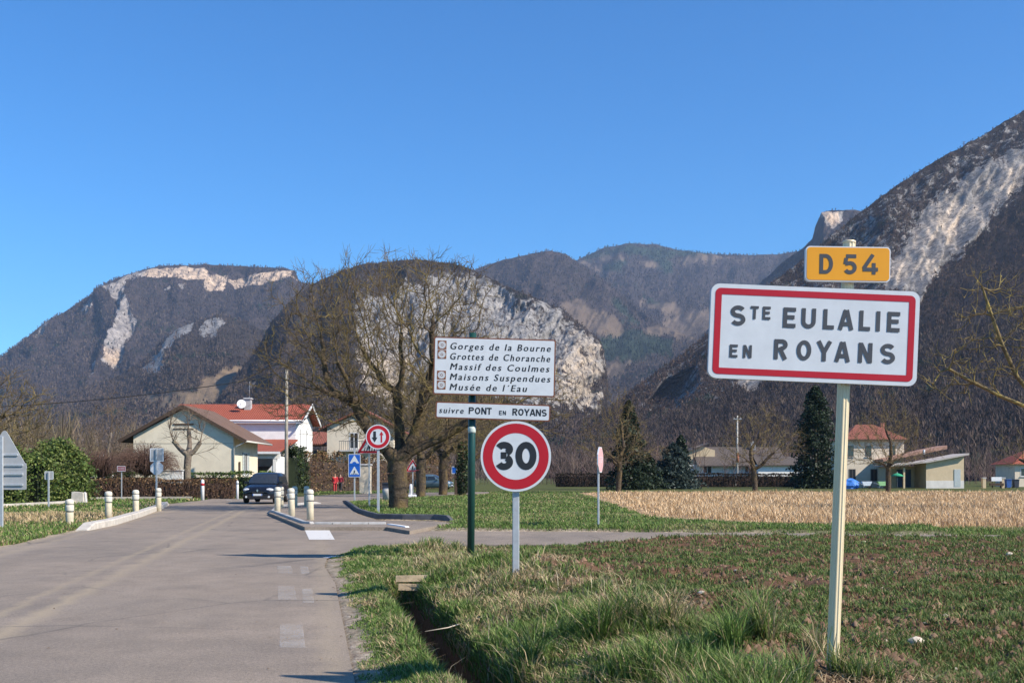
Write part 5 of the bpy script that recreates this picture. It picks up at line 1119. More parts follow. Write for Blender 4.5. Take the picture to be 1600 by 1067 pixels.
# ---- priority over oncoming traffic
Y = 42.0; b = G(592, 801, .1); Y = b.y
o, d = disc_sign('round red-ringed sign with a black and a red arrow, before the big walnut', 591, 682.5, 801, Y, .98, name='priority_sign', poled=(.1, .05))
ringplate(d, 'border', circ(.45, 48), circ(.315, 48), -.002, SR)
def arrow(mb, x, z0, z1, sw, hw, hl, y):
    s = 1 if z1 > z0 else -1
    mb.add([(x - sw, y, z0), (x + sw, y, z0), (x + sw, y, z1 - s * hl), (x - sw, y, z1 - s * hl)], [(0, 1, 2, 3)]); mb.add([(x - hw, y, z1 - s * hl), (x + hw, y, z1 - s * hl), (x, y, z1)], [(0, 1, 2)])
mb = MB(); arrow(mb, -.135, .22, -.22, .055, .115, .2, -.004); mb.build('black_arrow', SK, d)
mb = MB(); arrow(mb, .135, -.22, .22, .032, .085, .15, -.004); mb.build('red_arrow', SR, d)
def tri(w_, r=.05, up=True):
    h = w_ * .866; v = [Vector((-w_ / 2, -h / 3)), Vector((w_ / 2, -h / 3)), Vector((0, 2 * h / 3))]; out = []
    for i in range(3):
        p, q, s = v[i], v[i - 1], v[(i + 1) % 3]; a, c = p + (q - p).normalized() * r * 1.7, p + (s - p).normalized() * r * 1.7
        for k in range(5): t = k / 4; out.append(tuple(a * (1 - t) ** 2 + p * 2 * t * (1 - t) + c * t * t))
    return [(x, z if up else -z) for x, z in out]
def tri_sign(label, px, base_py, py, Y, w_, marks, name='warning_sign'):
    b = P(px, base_py, Y); zc = (base_py - py) / F * Y; o = thing(name, label, 'road sign', b); mb = MB(); mb.bbox((0, 0, zc / 2 + .05), (.08, .05, zc + .5), .008); mb.build('pole', GALV, o)
    d = plate(o, 'plate', tri(w_), 0, .03, SW); d.location = (0, -.06, zc); ringplate(d, 'border', tri(w_ * .94, .045), tri(w_ * .62, .02), -.002, SR); marks(d, w_)
    return o
def zebra(d, w_):
    mb = MB()
    for k in range(5): x = -w_ * .2 + k * w_ * .1; mb.add([(x - .02, -.004, -w_ * .2), (x + .03, -.004, -w_ * .2), (x + .075 - .01 * k, -.004, -w_ * .03), (x + .045 - .01 * k, -.004, -w_ * .03)], [(0, 1, 2, 3)])
    mb.tube([(0, -.006, -.12), (.01, -.006, .12)], .035, 6); mb.build('symbol', SK, d)
b = G(577, 791, .1); tri_sign('red-edged triangular crossing sign partly hidden behind the arrow sign', 577, 791, 697, b.y, 1.22, zebra)
b = G(646, 775, 0); tri_sign('small far triangular warning sign right of the walnut trunk', 645, 775, 730, b.y, 1.15, zebra)
o = thing('bollard', 'white bollard at the foot of the far triangular sign', 'bollard', P(642, HY, 80) + Vector((0, 0, -1.6))); mb = MB(); mb.lathe([(.12, -.1), (.12, .75), (.1, .9), (.04, .95)], 12); mb.build('body', WHITEP, o); mb = MB(); mb.bbox((.1, 0, .06), (1.0, .5, .2), .04); mb.build('base', WHITEP, o)
# ---- blue pair
b = G(554, 783, .0); Y = b.y; k = Y / F; o = thing('blue_signs', 'two stacked square blue signs, speed hump above pedestrian crossing', 'road sign', b)
mb = MB(); mb.bbox((0, 0, 1.6), (.09, .05, 3.3), .008); mb.build('pole', GALV, o)
for zc, nm, kind in (((783 - 718.5) * k, 'hump_panel', 0), ((783 - 736) * k, 'crossing_panel', 1)):
    q = plate(o, nm, rrect(.74, .72, .05), 0, .03, SW); q.location = (0, -.06, zc); plate(q, 'face', rrect(.68, .66, .04), -.002, .001, SB)
    plate(q, 'triangle', [(x, z - .03) for x, z in tri(.58, .02)], -.005, -.002, SW); mb = MB()
    if kind == 0: mb.add([(x, -.006, z - .2) for x, z in [(-.2, 0), (.2, 0)] + arc(0, 0, .13, .1, 0, 180, 10)], [tuple(range(13))])
    else:
        for i in range(4): mb.box((-.15 + i * .1, -.006, -.16), (.05, .002, .06))
        mb.tube([(0, -.008, -.1), (.02, -.008, .06)], .03, 6)
    mb.build('symbol', SB if kind == 0 else SK, q)
# ---- stop sign seen almost edge on, facing the side road
b = P(935, 826, 31.6); b.z = 0; zc = (826 - 716.5) / F * 31.6; o = thing('stop_sign', 'pale pink octagonal stop sign seen nearly edge-on beside the stubble field', 'road sign', b, (0, 0, R(74)))
mb = MB(); mb.bbox((0, 0, zc / 2), (.075, .05, zc + .6), .008); mb.build('pole', GALV, o)
oct_ = [(.40 * math.cos(R(22.5 + 45 * i)), .40 * math.sin(R(22.5 + 45 * i))) for i in range(8)]
d = plate(o, 'plate', oct_, 0, .035, SW); d.location = (0, -.07, zc); plate(d, 'face', [(x * .93, z * .93) for x, z in oct_], -.002, .001, mat('backlit_pink', (.68, .36, .36), .5))  # pale look of the back-lit red face painted in as pink
ftext(d, 'STOP', -.26, -.09, .19, .52, -.004, SW, 0, .03)
# ---- sign backs on the left
def back_sign(label, px, base_py, Y, z0=0., name='road_sign'):
    o = thing(name, label, 'road sign', (P(px, HY, Y).x, Y, z0)); return o
Y = 31.2; k = Y / F; o = back_sign('large grey back of a triangular sign with a panel below, cut by the left edge', 2, 832, Y, -.05)
H = (742 - 672) * k + 1.6
mb = MB(); mb.bbox((0, 0, (H - .1) / 2 - .1), (.11, .06, H + .05), .01); mb.build('pole', GALV, o)
t_ = tri(1.4, .1); q = plate(o, 'triangle_plate', t_, 0, .03, SBACK); q.location = (.06, .06, 2.2 + .0); 
z1 = 1.6 + (742 - 715) * k; z2 = 1.6 - (762 - 742) * k
q2 = plate(o, 'panel', rrect(1.25, z1 - z2 - .1, .03, 4, 0, 0), 0, .03, SBACK); q2.location = (.06, .062, (z1 + z2) / 2 - .05)
for z in (z1 - .16, z1 - .42, z2 + .14, z1 + .14): mb = MB(); mb.bbox((.06, .045, z), (1.1 if z < z1 else .8, .035, .06), .008); mb.build('rail', GALV, o)
def square_back(label, px, top, bot, base, Y, w_, z0=0, octa=None):
    k = Y / F; o = back_sign(label, px, base, Y, z0); zt, zb = EYE - (top - HY) * k - z0, EYE - (bot - HY) * k - z0
    mb = MB(); mb.bbox((0, 0, (zt + .05) / 2 - .1), (.08, .05, zt + .1), .008); mb.build('pole', GALV, o)
    q = plate(o, 'plate', rrect(w_, zt - zb, .04), 0, .03, SBACK); q.location = (0, .04, (zt + zb) / 2)
    ringplate(q, 'rim', rrect(w_, zt - zb, .04), rrect(w_ * .84, (zt - zb) * .84, .03), -.004, SW)
    if octa:
        q = plate(o, 'octagon_plate', [(octa * math.cos(R(22.5 + 45 * i)), octa * math.sin(R(22.5 + 45 * i))) for i in range(8)], 0, .03, mat('sign_back_pale', (.55, .57, .6), .5)); q.location = (0, .035, zb - octa * .95)
square_back('small grey square sign back on a post before the laurel hedge', 76, 736, 749, 788, 52, .42)
square_back('grey square sign back above a pale octagon on one post, at the left kerb end', 244.5, 700, 721, 790, 52, .66, octa=.33)
Y = 68; k = Y / F; o = back_sign('small dark red street name plate on a thin post in the left grass', 190, 784, Y); mb = MB(); mb.bbox((0, 0, .95), (.06, .05, 2.0), .006); mb.build('pole', GALV, o)
q = plate(o, 'plate', rrect(.52, .34, .02), -.03, 0, mat('plate_maroon', (.22, .02, .04), .5)); q.location = (0, -.03, 2.0); ringplate(q, 'rim', rrect(.52, .34, .02), rrect(.46, .28, .02), -.033, SW)
mb = MB()
for z in (.055, -.055):
    for i in range(5): mb.box((-.15 + i * .075, -.034, z), (.045, .002, .045))
mb.build('worn_marks', SW, q)
o = back_sign('small blue sign on a dark leaning post among the roadside trunks', 713, 772, 88); mb = MB(); mb.bbox((0, 0, 1.2), (.3, .25, 2.5), .02); mb.build('post', WOODD, o); q = plate(o, 'plate', rrect(.45, .6, .03), -.03, 0, SB); q.location = (-.15, -.16, 2.0); ringplate(q, 'rim', rrect(.45, .6, .03), rrect(.36, .5, .03), -.033, SW)
# ================================================================== BOLLARDS
def make_bollard(label, group):
    o = thing('bollard', label, 'bollard', group=group)
    mb = MB(); mb.lathe([(.118, -.3), (.118, .595), (.112, .61)], 18); mb.build('shaft', M_BOL, o)
    mb = MB(); mb.lathe([(.124, 0), (.13, .02), (.13, .16), (.122, .19)], 18, (0, 0, .648)); mb.build('collar', M_BOLW, o)
    for z in (.62, .815): mb = MB(); mb.lathe([(.108, 0), (.108, .045)], 18, (0, 0, z)); mb.build('groove', M_BOLG, o)
    mb = MB(); mb.lathe([(.122, 0), (.13, .015), (.13, .09), (.105, .145), (.04, .165)], 18, (0, 0, .862)); mb.build('cap', M_BOLW, o)
    return o
M_BOL = mat('bollard_cream', (.54, .475, .345), .75, var=.15, scale=6, bmp=.3); M_BOLW = mat('bollard_white', (.60, .56, .46), .7, var=.12, scale=7); M_BOLG = mat('bollard_groove', (.2, .22, .25), .6)
BL = [(109, 34.0, -.18, 'cream bollard in the left grass nearest the camera, just before the kerb begins'), (169.5, 38.4, .0, 'second cream bollard from the near end along the left kerb'), (212.5, 42.2, .0, 'third cream bollard along the left kerb, half way to the sign backs'), (248, 48.2, .0, 'cream bollard at the far end of the left kerb, below the octagon sign back')]
BR = [(485, 36.2, .1, 'rightmost cream bollard at the island front, nearest the white road patch'), (456, 39.5, .1, 'middle cream bollard of the front three on the island'), (433.5, 43.2, .1, 'leftmost cream bollard on the island, at the road corner'), (439, 49.5, .05, 'cream bollard peeking out behind the leftmost island bollard'), (461, 50.5, .05, 'cream bollard peeking out behind the middle island bollard'), (479, 51.5, .05, 'greyish bollard half hidden behind the rightmost island bollard')]
first = None
for px, Y, z, lab in BL + BR:
    if first is None: ob = first = make_bollard(lab, 'cream bollards beside the road')
    else: ob = copy_tree(first)
    ob.location = (P(px, HY, Y).x, Y, z); ob.rotation_euler = (rnd.uniform(-.02, .02), rnd.uniform(-.03, .03), rnd.uniform(0, 3)); ob['label'] = lab
o = thing('marker_post', 'white marker post with one red band in front of the brown hedge', 'marker post', (P(316.5, HY, 68).x, 68, 0)); mb = MB(); mb.lathe([(.11, -.1), (.11, 1.1), (.09, 1.28), (.03, 1.33)], 14); mb.build('shaft', WHITEP, o); mb = MB(); mb.lathe([(.114, 0), (.114, .16)], 14, (0, 0, .93)); mb.build('band', SR, o)
# litter bin and block
o = thing('litter_bin', 'squat pale concrete litter bin left of the big walnut trunk', 'bin', (P(607, HY, 66).x, 66, .0)); mb = MB(); mb.lathe([(.33, -.05), (.37, .5), (.37, .72), (.3, .75)], 16); mb.build('body', M_CONC, o); mb = MB(); mb.lathe([(.3, 0), (.3, .06)], 16, (0, 0, .74)); mb.build('rim', ZINC, o)
o = thing('concrete_block', 'pale concrete block at the end of the low kerb wall on the left', 'block', (P(124, HY, 60).x, 60, 0)); mb = MB(); mb.prism([(-.36, -.05), (.34, -.05), (.3, .62), (-.3, .68)], 'y', -.3, .3); mb.build('body', M_CONC, o); mb = MB(); mb.box((.4, -.1, .3), (.05, .05, .75), Matrix.Rotation(-.15, 3, 'Y')); mb.build('stake', WHITEP, o)
o = thing('marker_post', 'thin white post between the brown hedge and the dark car', 'marker post', (P(371, HY, 70).x, 70, 0)); mb = MB(); mb.lathe([(.08, -.1), (.08, 1.15), (.03, 1.25)], 12); mb.build('shaft', WHITEP, o); mb = MB(); mb.lathe([(.083, 0), (.083, .1)], 12, (0, 0, 1.0)); mb.build('band', M_BOLG, o)
# ================================================================== CARS
def loft(mb, rings, caps=True):
    n = len(rings[0]); vs = [p for r in rings for p in r]
    fs = [(i * n + k, i * n + (k + 1) % n, (i + 1) * n + (k + 1) % n, (i + 1) * n + k) for i in range(len(rings) - 1) for k in range(n)]
    mb.add(vs, fs, True)
    if caps: b = len(mb.v) - len(vs); mb.f += [tuple(b + k for k in range(n)), tuple(b + (len(rings) - 1) * n + k for k in range(n))]; mb.sm += [False, False]
    return mb
TYRE, CHROME, LAMP = mat('tyre', (.015, .015, .016), .9), mat('chrome', (.6, .6, .62), .2, metal=.9), mat('headlamp_glass', (.55, .57, .6), .12, spec=.8)
def make_car(label, paint_c, loc, rz, group=None):
    P_ = mat('car_paint_%d' % int(sum(paint_c) * 1e4), paint_c, .22, metal=.25, var=.03, spec=.6); BLK = mat('car_trim', (.018, .018, .02), .6)
    o = thing('parked_car' if rz else 'car', label, 'car', loc, (0, 0, rz), group)
    mb = MB(); rings = []
    for y, hw, zb, zt in ((-2.13, .55, .42, .66), (-2.1, .68, .3, .74), (-2.0, .80, .24, .83), (-1.8, .865, .21, .90), (-1.4, .895, .2, .98), (-1.0, .905, .2, 1.06), (-.4, .91, .2, 1.09), (.6, .91, .2, 1.10), (1.5, .90, .2, 1.10), (1.95, .87, .24, 1.08), (2.1, .8, .3, 1.0), (2.14, .7, .4, .85)):
        half = [(hw * .55, zb), (hw * .92, zb + .03), (hw, zb + .16), (hw * 1.0, zb + (zt - zb) * .55), (hw * .97, zt - .12), (hw * .90, zt - .03), (hw * .6, zt + .015), (0, zt + .03)]
        rings.append([(x, y, z) for x, z in half] + [(-x, y, z) for x, z in half[-2::-1]])
    loft(mb, rings); body = mb.build('body', P_, o)
    mb = MB(); rings = []
    for z, y0, y1, hw in ((1.03, -1.12, 2.0, .86), (1.2, -.84, 1.94, .82), (1.46, -.46, 1.86, .76), (1.62, -.16, 1.72, .69), (1.68, .1, 1.5, .58), (1.70, .35, 1.2, .34)):
        c = .16; rings.append([(-hw, y0 + c, z), (-hw * .75, y0 + .03, z), (0, y0 - .03, z), (hw * .75, y0 + .03, z), (hw, y0 + c, z), (hw, y1 - c, z), (hw * .8, y1, z), (-hw * .8, y1, z), (-hw, y1 - c, z)])
    loft(mb, rings); mb.build('cabin', P_, o)
    mb = MB(); sl = lambda z: (-1.12 + (z - 1.03) / .53 * .96)      # windscreen just proud of the cabin
    g = []
    for z in (1.09, 1.2, 1.46, 1.6):
        yy = np.interp(z, [1.03, 1.2, 1.46, 1.62], [-1.12, -.84, -.46, -.16]); hw = np.interp(z, [1.03, 1.2, 1.46, 1.62], [.86, .82, .76, .69])
        g.append([(-hw * .93, yy + .09, z + .01), (-hw * .72, yy + .0, z + .01), (0, yy - .06, z + .01), (hw * .72, yy + .0, z + .01), (hw * .93, yy + .09, z + .01)])
    mb.add([p for r in g for p in r], [(i * 5 + k, i * 5 + k + 1, i * 5 + 6 + k, i * 5 + 5 + k) for i in range(3) for k in range(4)], True); mb.build('windscreen', GLASS, o)
    for s in (-1, 1):
        for a, b in ((-.52, .45), (.52, 1.6)):
            mb = MB(); mb.add([(s * (.845 + .012), a, 1.12), (s * .857, b, 1.12), (s * .775, b - (.12 if b > 1 else 0), 1.48), (s * .775, a + (.22 if a < 0 else 0), 1.48)], [(0, 1, 2, 3)]); mb.build('side_window', GLASS, o)
        mb = MB(); loft(mb, [[(s * (.60 + dx), y, .735 + dz) for dx, dz in arc(0, 0, rx, rz_, 0, 330, 11)] for y, rx, rz_ in ((-2.09, .1, .03), (-2.06, .19, .075), (-1.98, .23, .10), (-1.85, .24, .11))]); mb.build('headlight', LAMP, o)
        mb = MB(); mb.box((s * .97, -.72, 1.13), (.2, .1, .14)); mb.box((s * .88, -.7, 1.08), (.1, .06, .05)); mb.build('mirror', P_, o)
        mb = MB(); mb.tube([(s * .62, -2.09, .36), (s * .62, -2.12, .36)], .06, 12); mb.build('fog_lamp', LAMP, o)
        for y in (-1.3, 1.35):
            wb_ = MB(); wb_.tube([(s * .70, y, .31), (s * .72, y, .31), (s * .90, y, .31), (s * .925, y, .31)], [.29, .315, .315, .29], 22); wh = wb_.build('wheel', TYRE, o)
            mb = MB(); mb.tube([(s * .925, y, .31), (s * .932, y, .31)], [.2, .17], 16); mb.build('rim', CHROME, wh)
    mb = MB(); mb.bbox((0, -2.13, .60), (.62, .05, .07), .01); gr = mb.build('grille', BLK, o)
    mb = MB(); mb.bbox((0, -2.115, .33), (1.1, .06, .14), .02); mb.build('air_intake', BLK, o)
    mb = MB(); mb.prism([(0, .085), (.055, 0), (0, -.085), (-.055, 0)], 'y', -2.175, -2.15); em = mb.build('emblem', CHROME, o); em.location.z = .70
    mb = MB(); mb.bbox((0, -2.15, .47), (.52, .02, .11), .005); pl_ = mb.build('number_plate', SW, o)
    for s in (-1, 1): mb = MB(); mb.box((s * .24, -2.162, .47), (.035, .006, .1)); mb.build('plate_band', SB, pl_)
    mb = MB(); mb.tube([(-.5, -.95, 1.105), (.1, -.9, 1.15)], .012, 5); mb.tube([(.1, -.95, 1.105), (.6, -.85, 1.15)], .012, 5); mb.build('wiper', BLK, o)
    return o
b = P(402.5, 780, 59.3); make_car('dark compact car driving towards the camera on the road', (.012, .014, .022), (b.x, 59.3 + 2.1, .05), 0)
b = P(678, HY, 122); make_car('distant grey-blue car parked by the small hut, mostly hidden by trunks', (.1, .16, .2), (b.x, 122, -.02), R(75))
# ================================================================== PEOPLE
def skin(name, verts, edges, m, parent, sub=2, root=0):
    me = bpy.data.meshes.new(name); me.from_pydata([v[:3] for v in verts], edges, []); ob = bpy.data.objects.new(name, me); COL.objects.link(ob)
    md = ob.modifiers.new('skin', 'SKIN'); me.skin_vertices[0].data if me.skin_vertices else None
    for i, v in enumerate(verts):
        sv = me.skin_vertices[0].data[i]; sv.radius = (v[3], v[4] if len(v) > 4 else v[3]); sv.use_root = (i == root)
    ob.modifiers.new('sub', 'SUBSURF').levels = sub; md.use_smooth_shade = True
    dg = bpy.context.evaluated_depsgraph_get(); nm = bpy.data.meshes.new_from_object(ob.evaluated_get(dg)); bpy.data.objects.remove(ob)
    nm.name = name; return link(name, nm, m, parent)
def person(label, loc, rz, coat, legs, hairc, swing):
    o = thing('person', label, 'person', loc, (0, 0, rz)); SKN = mat('skin', (.5, .3, .22), .6)
    s = swing
    V = [(0, 0, .93, .13, .1), (0, 0, 1.12, .12, .09), (0, 0, 1.32, .15, .1), (0, 0, 1.43, .06), (0, -.01, 1.50, .05), (0, -.015, 1.585, .085, .095), (0, -.0, 1.665, .07, .08)]
    E = [(0, 1), (1, 2), (2, 3), (3, 4), (4, 5), (5, 6)]
    V.append((0, -.115, 1.575, .014)); E.append((5, 7))
    joints = {}
    for sg in (-1, 1):
        a = len(V); sw = s * sg
        V += [(sg * .19, 0, 1.37, .05), (sg * .235, -.05 * sw + .02, 1.12, .042), (sg * .24, -.16 * sw - .05, .90, .03), (sg * .24, -.19 * sw - .07, .84, .032, .02)]; E += [(2, a), (a, a + 1), (a + 1, a + 2), (a + 2, a + 3)]
        h = a + 3; hx, hy, hz = V[h][:3]
        for f in range(4):
            q = len(V); V += [(hx + sg * .002, hy + (f - 1.5) * .018, hz - .045, .009), (hx - sg * .006, hy + (f - 1.5) * .019, hz - .085 + abs(f - 1.3) * .008, .008)]; E += [(h, q), (q, q + 1)]
        q = len(V); V += [(hx - sg * .012, hy - .045, hz - .02, .01), (hx - sg * .018, hy - .06, hz - .05, .009)]; E += [(h, q), (q, q + 1)]
        l = len(V); V += [(sg * .09, 0, .86, .085), (sg * .095, -.1 * -sw, .48, .06), (sg * .095, .16 * sw + .04, .09, .04), (sg * .1, .16 * sw - .08, .045, .035)]; E += [(0, l), (l, l + 1), (l + 1, l + 2), (l + 2, l + 3)]
        joints[sg] = (a, l)
    skin('body', V, E, SKN, o)
    cv = [(0, 0, .80, .185, .14), (0, 0, .95, .17, .125), (0, 0, 1.12, .15, .115), (0, 0, 1.33, .18, .125), (0, 0, 1.44, .085)]; ce = [(0, 1), (1, 2), (2, 3), (3, 4)]
    tv = [(0, 0, .92, .15, .12)]; te = []
    for sg in (-1, 1):
        a, l = joints[sg]; k = len(cv); cv += [(*V[a][:3], .075), (*V[a + 1][:3], .062), (*V[a + 2][:3], .05)]; ce += [(3, k), (k, k + 1), (k + 1, k + 2)]
        k = len(tv); tv += [(*V[l][:3], .10), (*V[l + 1][:3], .078), (*V[l + 2][:3], .062)]; te += [(0, k), (k, k + 1), (k + 1, k + 2)]
        x, y, z = V[l + 2][:3]; skin('shoe', [(x, y + .03, .05, .05), (x, y - .06, .045, .048), (x, y - .16, .035, .04)], [(0, 1), (1, 2)], mat('shoe_dark', (.03, .03, .03), .7), o, 1)
    skin('coat', cv, ce, mat('coat_%s' % label[12:20], coat, .85, bmp=.3, bscale=20), o); skin('trousers', tv, te, mat('trousers_%s' % label[12:20], legs, .85), o)
    skin('hair', [(0, .03, 1.60, .088, .09), (0, .02, 1.68, .085, .095), (0, .0, 1.715, .06, .07)], [(0, 1), (1, 2)], mat('hair_%s' % label[12:20], hairc, .8), o)
    mb = MB()
    for sg in (-1, 1): mb.lathe([(.001, -.012), (.012, 0), (.001, .012)], 8, (sg * .034, -.105, 1.61))
    mb.build('eyes', mat('eye_dark', (.03, .02, .015), .3), o)
    return o
b = G(523.5, 768.6); person('walker in a bright red coat and red trousers by the tall brown hedge', (b.x, b.y, 0), R(12), (.5, .03, .04), (.45, .04, .05), (.25, .14, .07), .8)
b = G(532, 768.0); person('walker in a dark crimson coat and dark trousers by the tall brown hedge', (b.x, b.y, 0), R(-8), (.2, .012, .03), (.03, .03, .04), (.05, .035, .03), -.8)
# ================================================================== SMALL THINGS
b = P(640, 906, 14.9); o = thing('culvert_boards', 'two weathered boards across the end of the roadside ditch', 'boards', (b.x, 15.2, b.z))
WOODP = mat('board_wood', (.50, .38, .24), .9, var=.35, scale=9, bmp=.6, bscale=30)
mb = MB(); mb.box((0, 0, -.005), (.44, .05, .085), Matrix.Rotation(-.02, 3, 'Y')); mb.build('board', WOODP, o); mb = MB(); mb.box((.02, -.03, -.125), (.4, .05, .09), Matrix.Rotation(.03, 3, 'Y')); mb.build('board', WOODP, o)
mb = MB(); mb.tube([tuple(P(664, 986, 11.0)), tuple(P(700, 980, 11.1)), tuple(P(732, 970, 11.25)), tuple(P(757, 962, 11.3))], [.004, .007, .007, .004], 5); tag(mb.build('fallen_twig', mat('twig_pale', (.55, .48, .38), .9)), 'pale bare twig arching across the ditch', 'twig')
STONE = mat('field_stone', (.52, .45, .36), .9, var=.25, scale=20, bmp=.4)
for i, (px, py, wd) in enumerate(((1431, 1016, 22), (1095, 948, 8), (1383, 1012, 7), (1477, 968, 9), (1474, 952, 6), (1493, 1037, 7), (1380, 996, 6), (1577, 876, 8), (1330, 905, 6), (1378, 922, 7), (1500, 985, 5), (1427, 1030, 5), (1350, 847, 6), (1226, 846, 5), (1583, 868, 5), (1290, 960, 4), (1445, 990, 5), (1560, 1020, 7), (1337, 1020, 9), (1200, 1010, 6), (1240, 920, 5), (1150, 900, 5))):
    Y = F * (EYE - .27) / (py - HY); X = (px - CX) / F * Y; s = wd / F * Y / 2 * 1.25; z = float(height(np.array([X]), np.array([Y]))[0])
    ob = lump('stone', 'largest pale stone, lying in the sown field right of the town sign pole' if i == 0 else 'small pale stone lying in the sown field', 'stone', (X, Y, z + s * .35), (s, s * .8, s * .65), STONE, 100 + i, 2)
    if i: ob['group'] = 'small pale stones in the sown field'
# ================================================================== GROUND COVER (nobody could count it)
def blades(name, B, h, w_, lean, col, r, m, curl=.35):
    n = len(B); az = r.uniform(0, 6.283, n); f = az + r.normal(1.57, .5, n); ln = lean * r.uniform(.3, 1.3, n)
    d = np.stack([np.cos(az) * ln, np.sin(az) * ln, np.zeros(n)], -1); sd = np.stack([np.cos(f), np.sin(f), np.zeros(n)], -1) * w_[:, None]
    up = np.array([[0, 0, 1.]]); h = h[:, None]
    p1 = B + up * h * .55 + d * h * .35; p2 = B + up * h * (1 - curl * ln[:, None] * .5) + d * h
    V = np.stack([B - sd, B + sd, p1 + sd * .75, p1 - sd * .75, p2], 1).reshape(-1, 3); q = np.arange(n) * 5
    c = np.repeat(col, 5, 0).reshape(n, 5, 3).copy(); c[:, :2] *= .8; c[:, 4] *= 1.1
    return tag(npmesh(name, V, [np.stack([q, q + 1, q + 2, q + 3], -1), np.stack([q + 3, q + 2, q + 4], -1)], m, col=c.reshape(-1, 3)), kind='stuff')
GRASS = matcol('grass_blade', .6, .3, .25); STRAW = matcol('straw', .85, .15, .1)
def sample_xy(r, n, y0, y1, x0, x1, p=1.0):      # denser near the viewer, as a meadow strip seen from its edge needs more detail there
    u = r.uniform(0, 1, n); Y = (y0 ** (1 - p) + u * (y1 ** (1 - p) - y0 ** (1 - p))) ** (1 / (1 - p)) if p != 1 else y0 * (y1 / y0) ** u
    fx0, fx1 = x0(Y), x1(Y); return fx0 + (fx1 - fx0) * r.uniform(0, 1, n), Y
def pick(r, n, pal, wts): return np.array(pal)[r.choice(len(pal), n, p=np.array(wts) / sum(wts))] * r.uniform(.7, 1.35, (n, 1))
GP_ = [(.12, .2, .042), (.16, .235, .055), (.08, .14, .034), (.22, .26, .09), (.40, .31, .17), (.50, .40, .23)]
r = np.random.default_rng(81)
# verge, ditch sides and bank on the right of the road
X, Y = sample_xy(r, 230000, 5.6, 24.2, lambda y: XR(y) + .02, lambda y: XR(y) + 3.6)
s = X - XR(Y); wob = .12 * noise(Y * .55, Y * 0, seed=9); q = np.abs(s - .98 - wob); dit = (q < .2) & (Y < 15.3)
edge = fbm(X * 2.2, Y * 2.2, o=3, seed=91); lump_ = fbm(X * 1.1, Y * 1.1, o=3, seed=92)
keep = (s > .12 + .22 * edge + .1 * r.uniform(0, 1, len(s))) & (~dit | (r.uniform(0, 1, len(s)) < .06)) & (s < 2.65 + .8 * edge + .35 * lump_) & ((sdn := np.maximum(poly_sd(X, Y, ROAD), poly_sd(X, Y, SIDE))) < -.04) & (lump_ + r.uniform(-.5, .9, len(s)) > -.25) & ((s < 1.3) | (r.uniform(0, 1, len(s)) < .22 + .78 * smooth(-.3, .2, fbm(X * 1.7 + 9, Y * 1.7, o=4, seed=93))))
X, Y, s, lump_, q, edge = X[keep], Y[keep], s[keep], lump_[keep], q[keep], edge[keep]; n = len(X)
dry = np.clip(.08 + .5 * smooth(.1, .5, fbm(X * .9 + 5, Y * .9, o=3, seed=95)) + .25 * (s > 1.4) * (edge > .1) + .5 * np.exp(-((X + 1.35) ** 2 / .3 + (Y - 18.2) ** 2 / 3)), 0, .9)
col = np.where((r.uniform(0, 1, n) < dry)[:, None], pick(r, n, GP_[3:], [.3, .4, .3]), pick(r, n, GP_[:4], [.4, .3, .2, .1]))
tuss = 1 + 1.0 * smooth(.15, .5, lump_) * (s > 1.2)
tuss = tuss * (1 + (s > 1.2) * (1.1 * smooth(.25, .5, fbm(X * 1.7 + 9, Y * 1.7, o=4, seed=93)) - .25))
hgt = (.05 + .05 * smooth(.2, .6, s) + .02 * (s > 1.3)) * tuss * r.uniform(.5, 1.35, n) * np.where(s < .45, .7, 1)
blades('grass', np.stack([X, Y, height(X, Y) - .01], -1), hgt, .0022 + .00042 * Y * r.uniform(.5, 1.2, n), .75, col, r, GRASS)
# long dry stalks on the bank
X, Y = sample_xy(r, 3000, 6, 22.5, lambda y: XR(y) + .5, lambda y: XR(y) + 3.3); s = X - XR(Y); keep = fbm(X * .8, Y * .8, o=3, seed=97) > .05; X, Y = X[keep], Y[keep]; n = len(X)
blades('dry_stalks', np.stack([X, Y, height(X, Y)], -1), r.uniform(.08, .28, n), .0016 + .0002 * Y, 1.3, pick(r, n, [(.42, .33, .2), (.5, .42, .28), (.3, .22, .12)], [1, 1, 1]), r, STRAW)
# matted dead grass lying flat
X, Y = sample_xy(r, 26000, 5.6, 23, lambda y: XR(y) + .3, lambda y: XR(y) + 3.5); s = X - XR(Y); keep = (fbm(X * 1.1 + 3, Y * 1.1, o=3, seed=98) + .25 * (s > 1.2) > .12) & (np.abs(s - .98) > .3); X, Y = X[keep], Y[keep]; n = len(X)
blades('matted_grass', np.stack([X, Y, height(X, Y) + .005], -1), r.uniform(.04, .09, n), .002 + .0003 * Y, 2.6, pick(r, n, [(.42, .32, .19), (.5, .4, .25), (.3, .21, .12), (.22, .15, .085)], [1, 1, 1, .7]), r, STRAW, curl=.15)
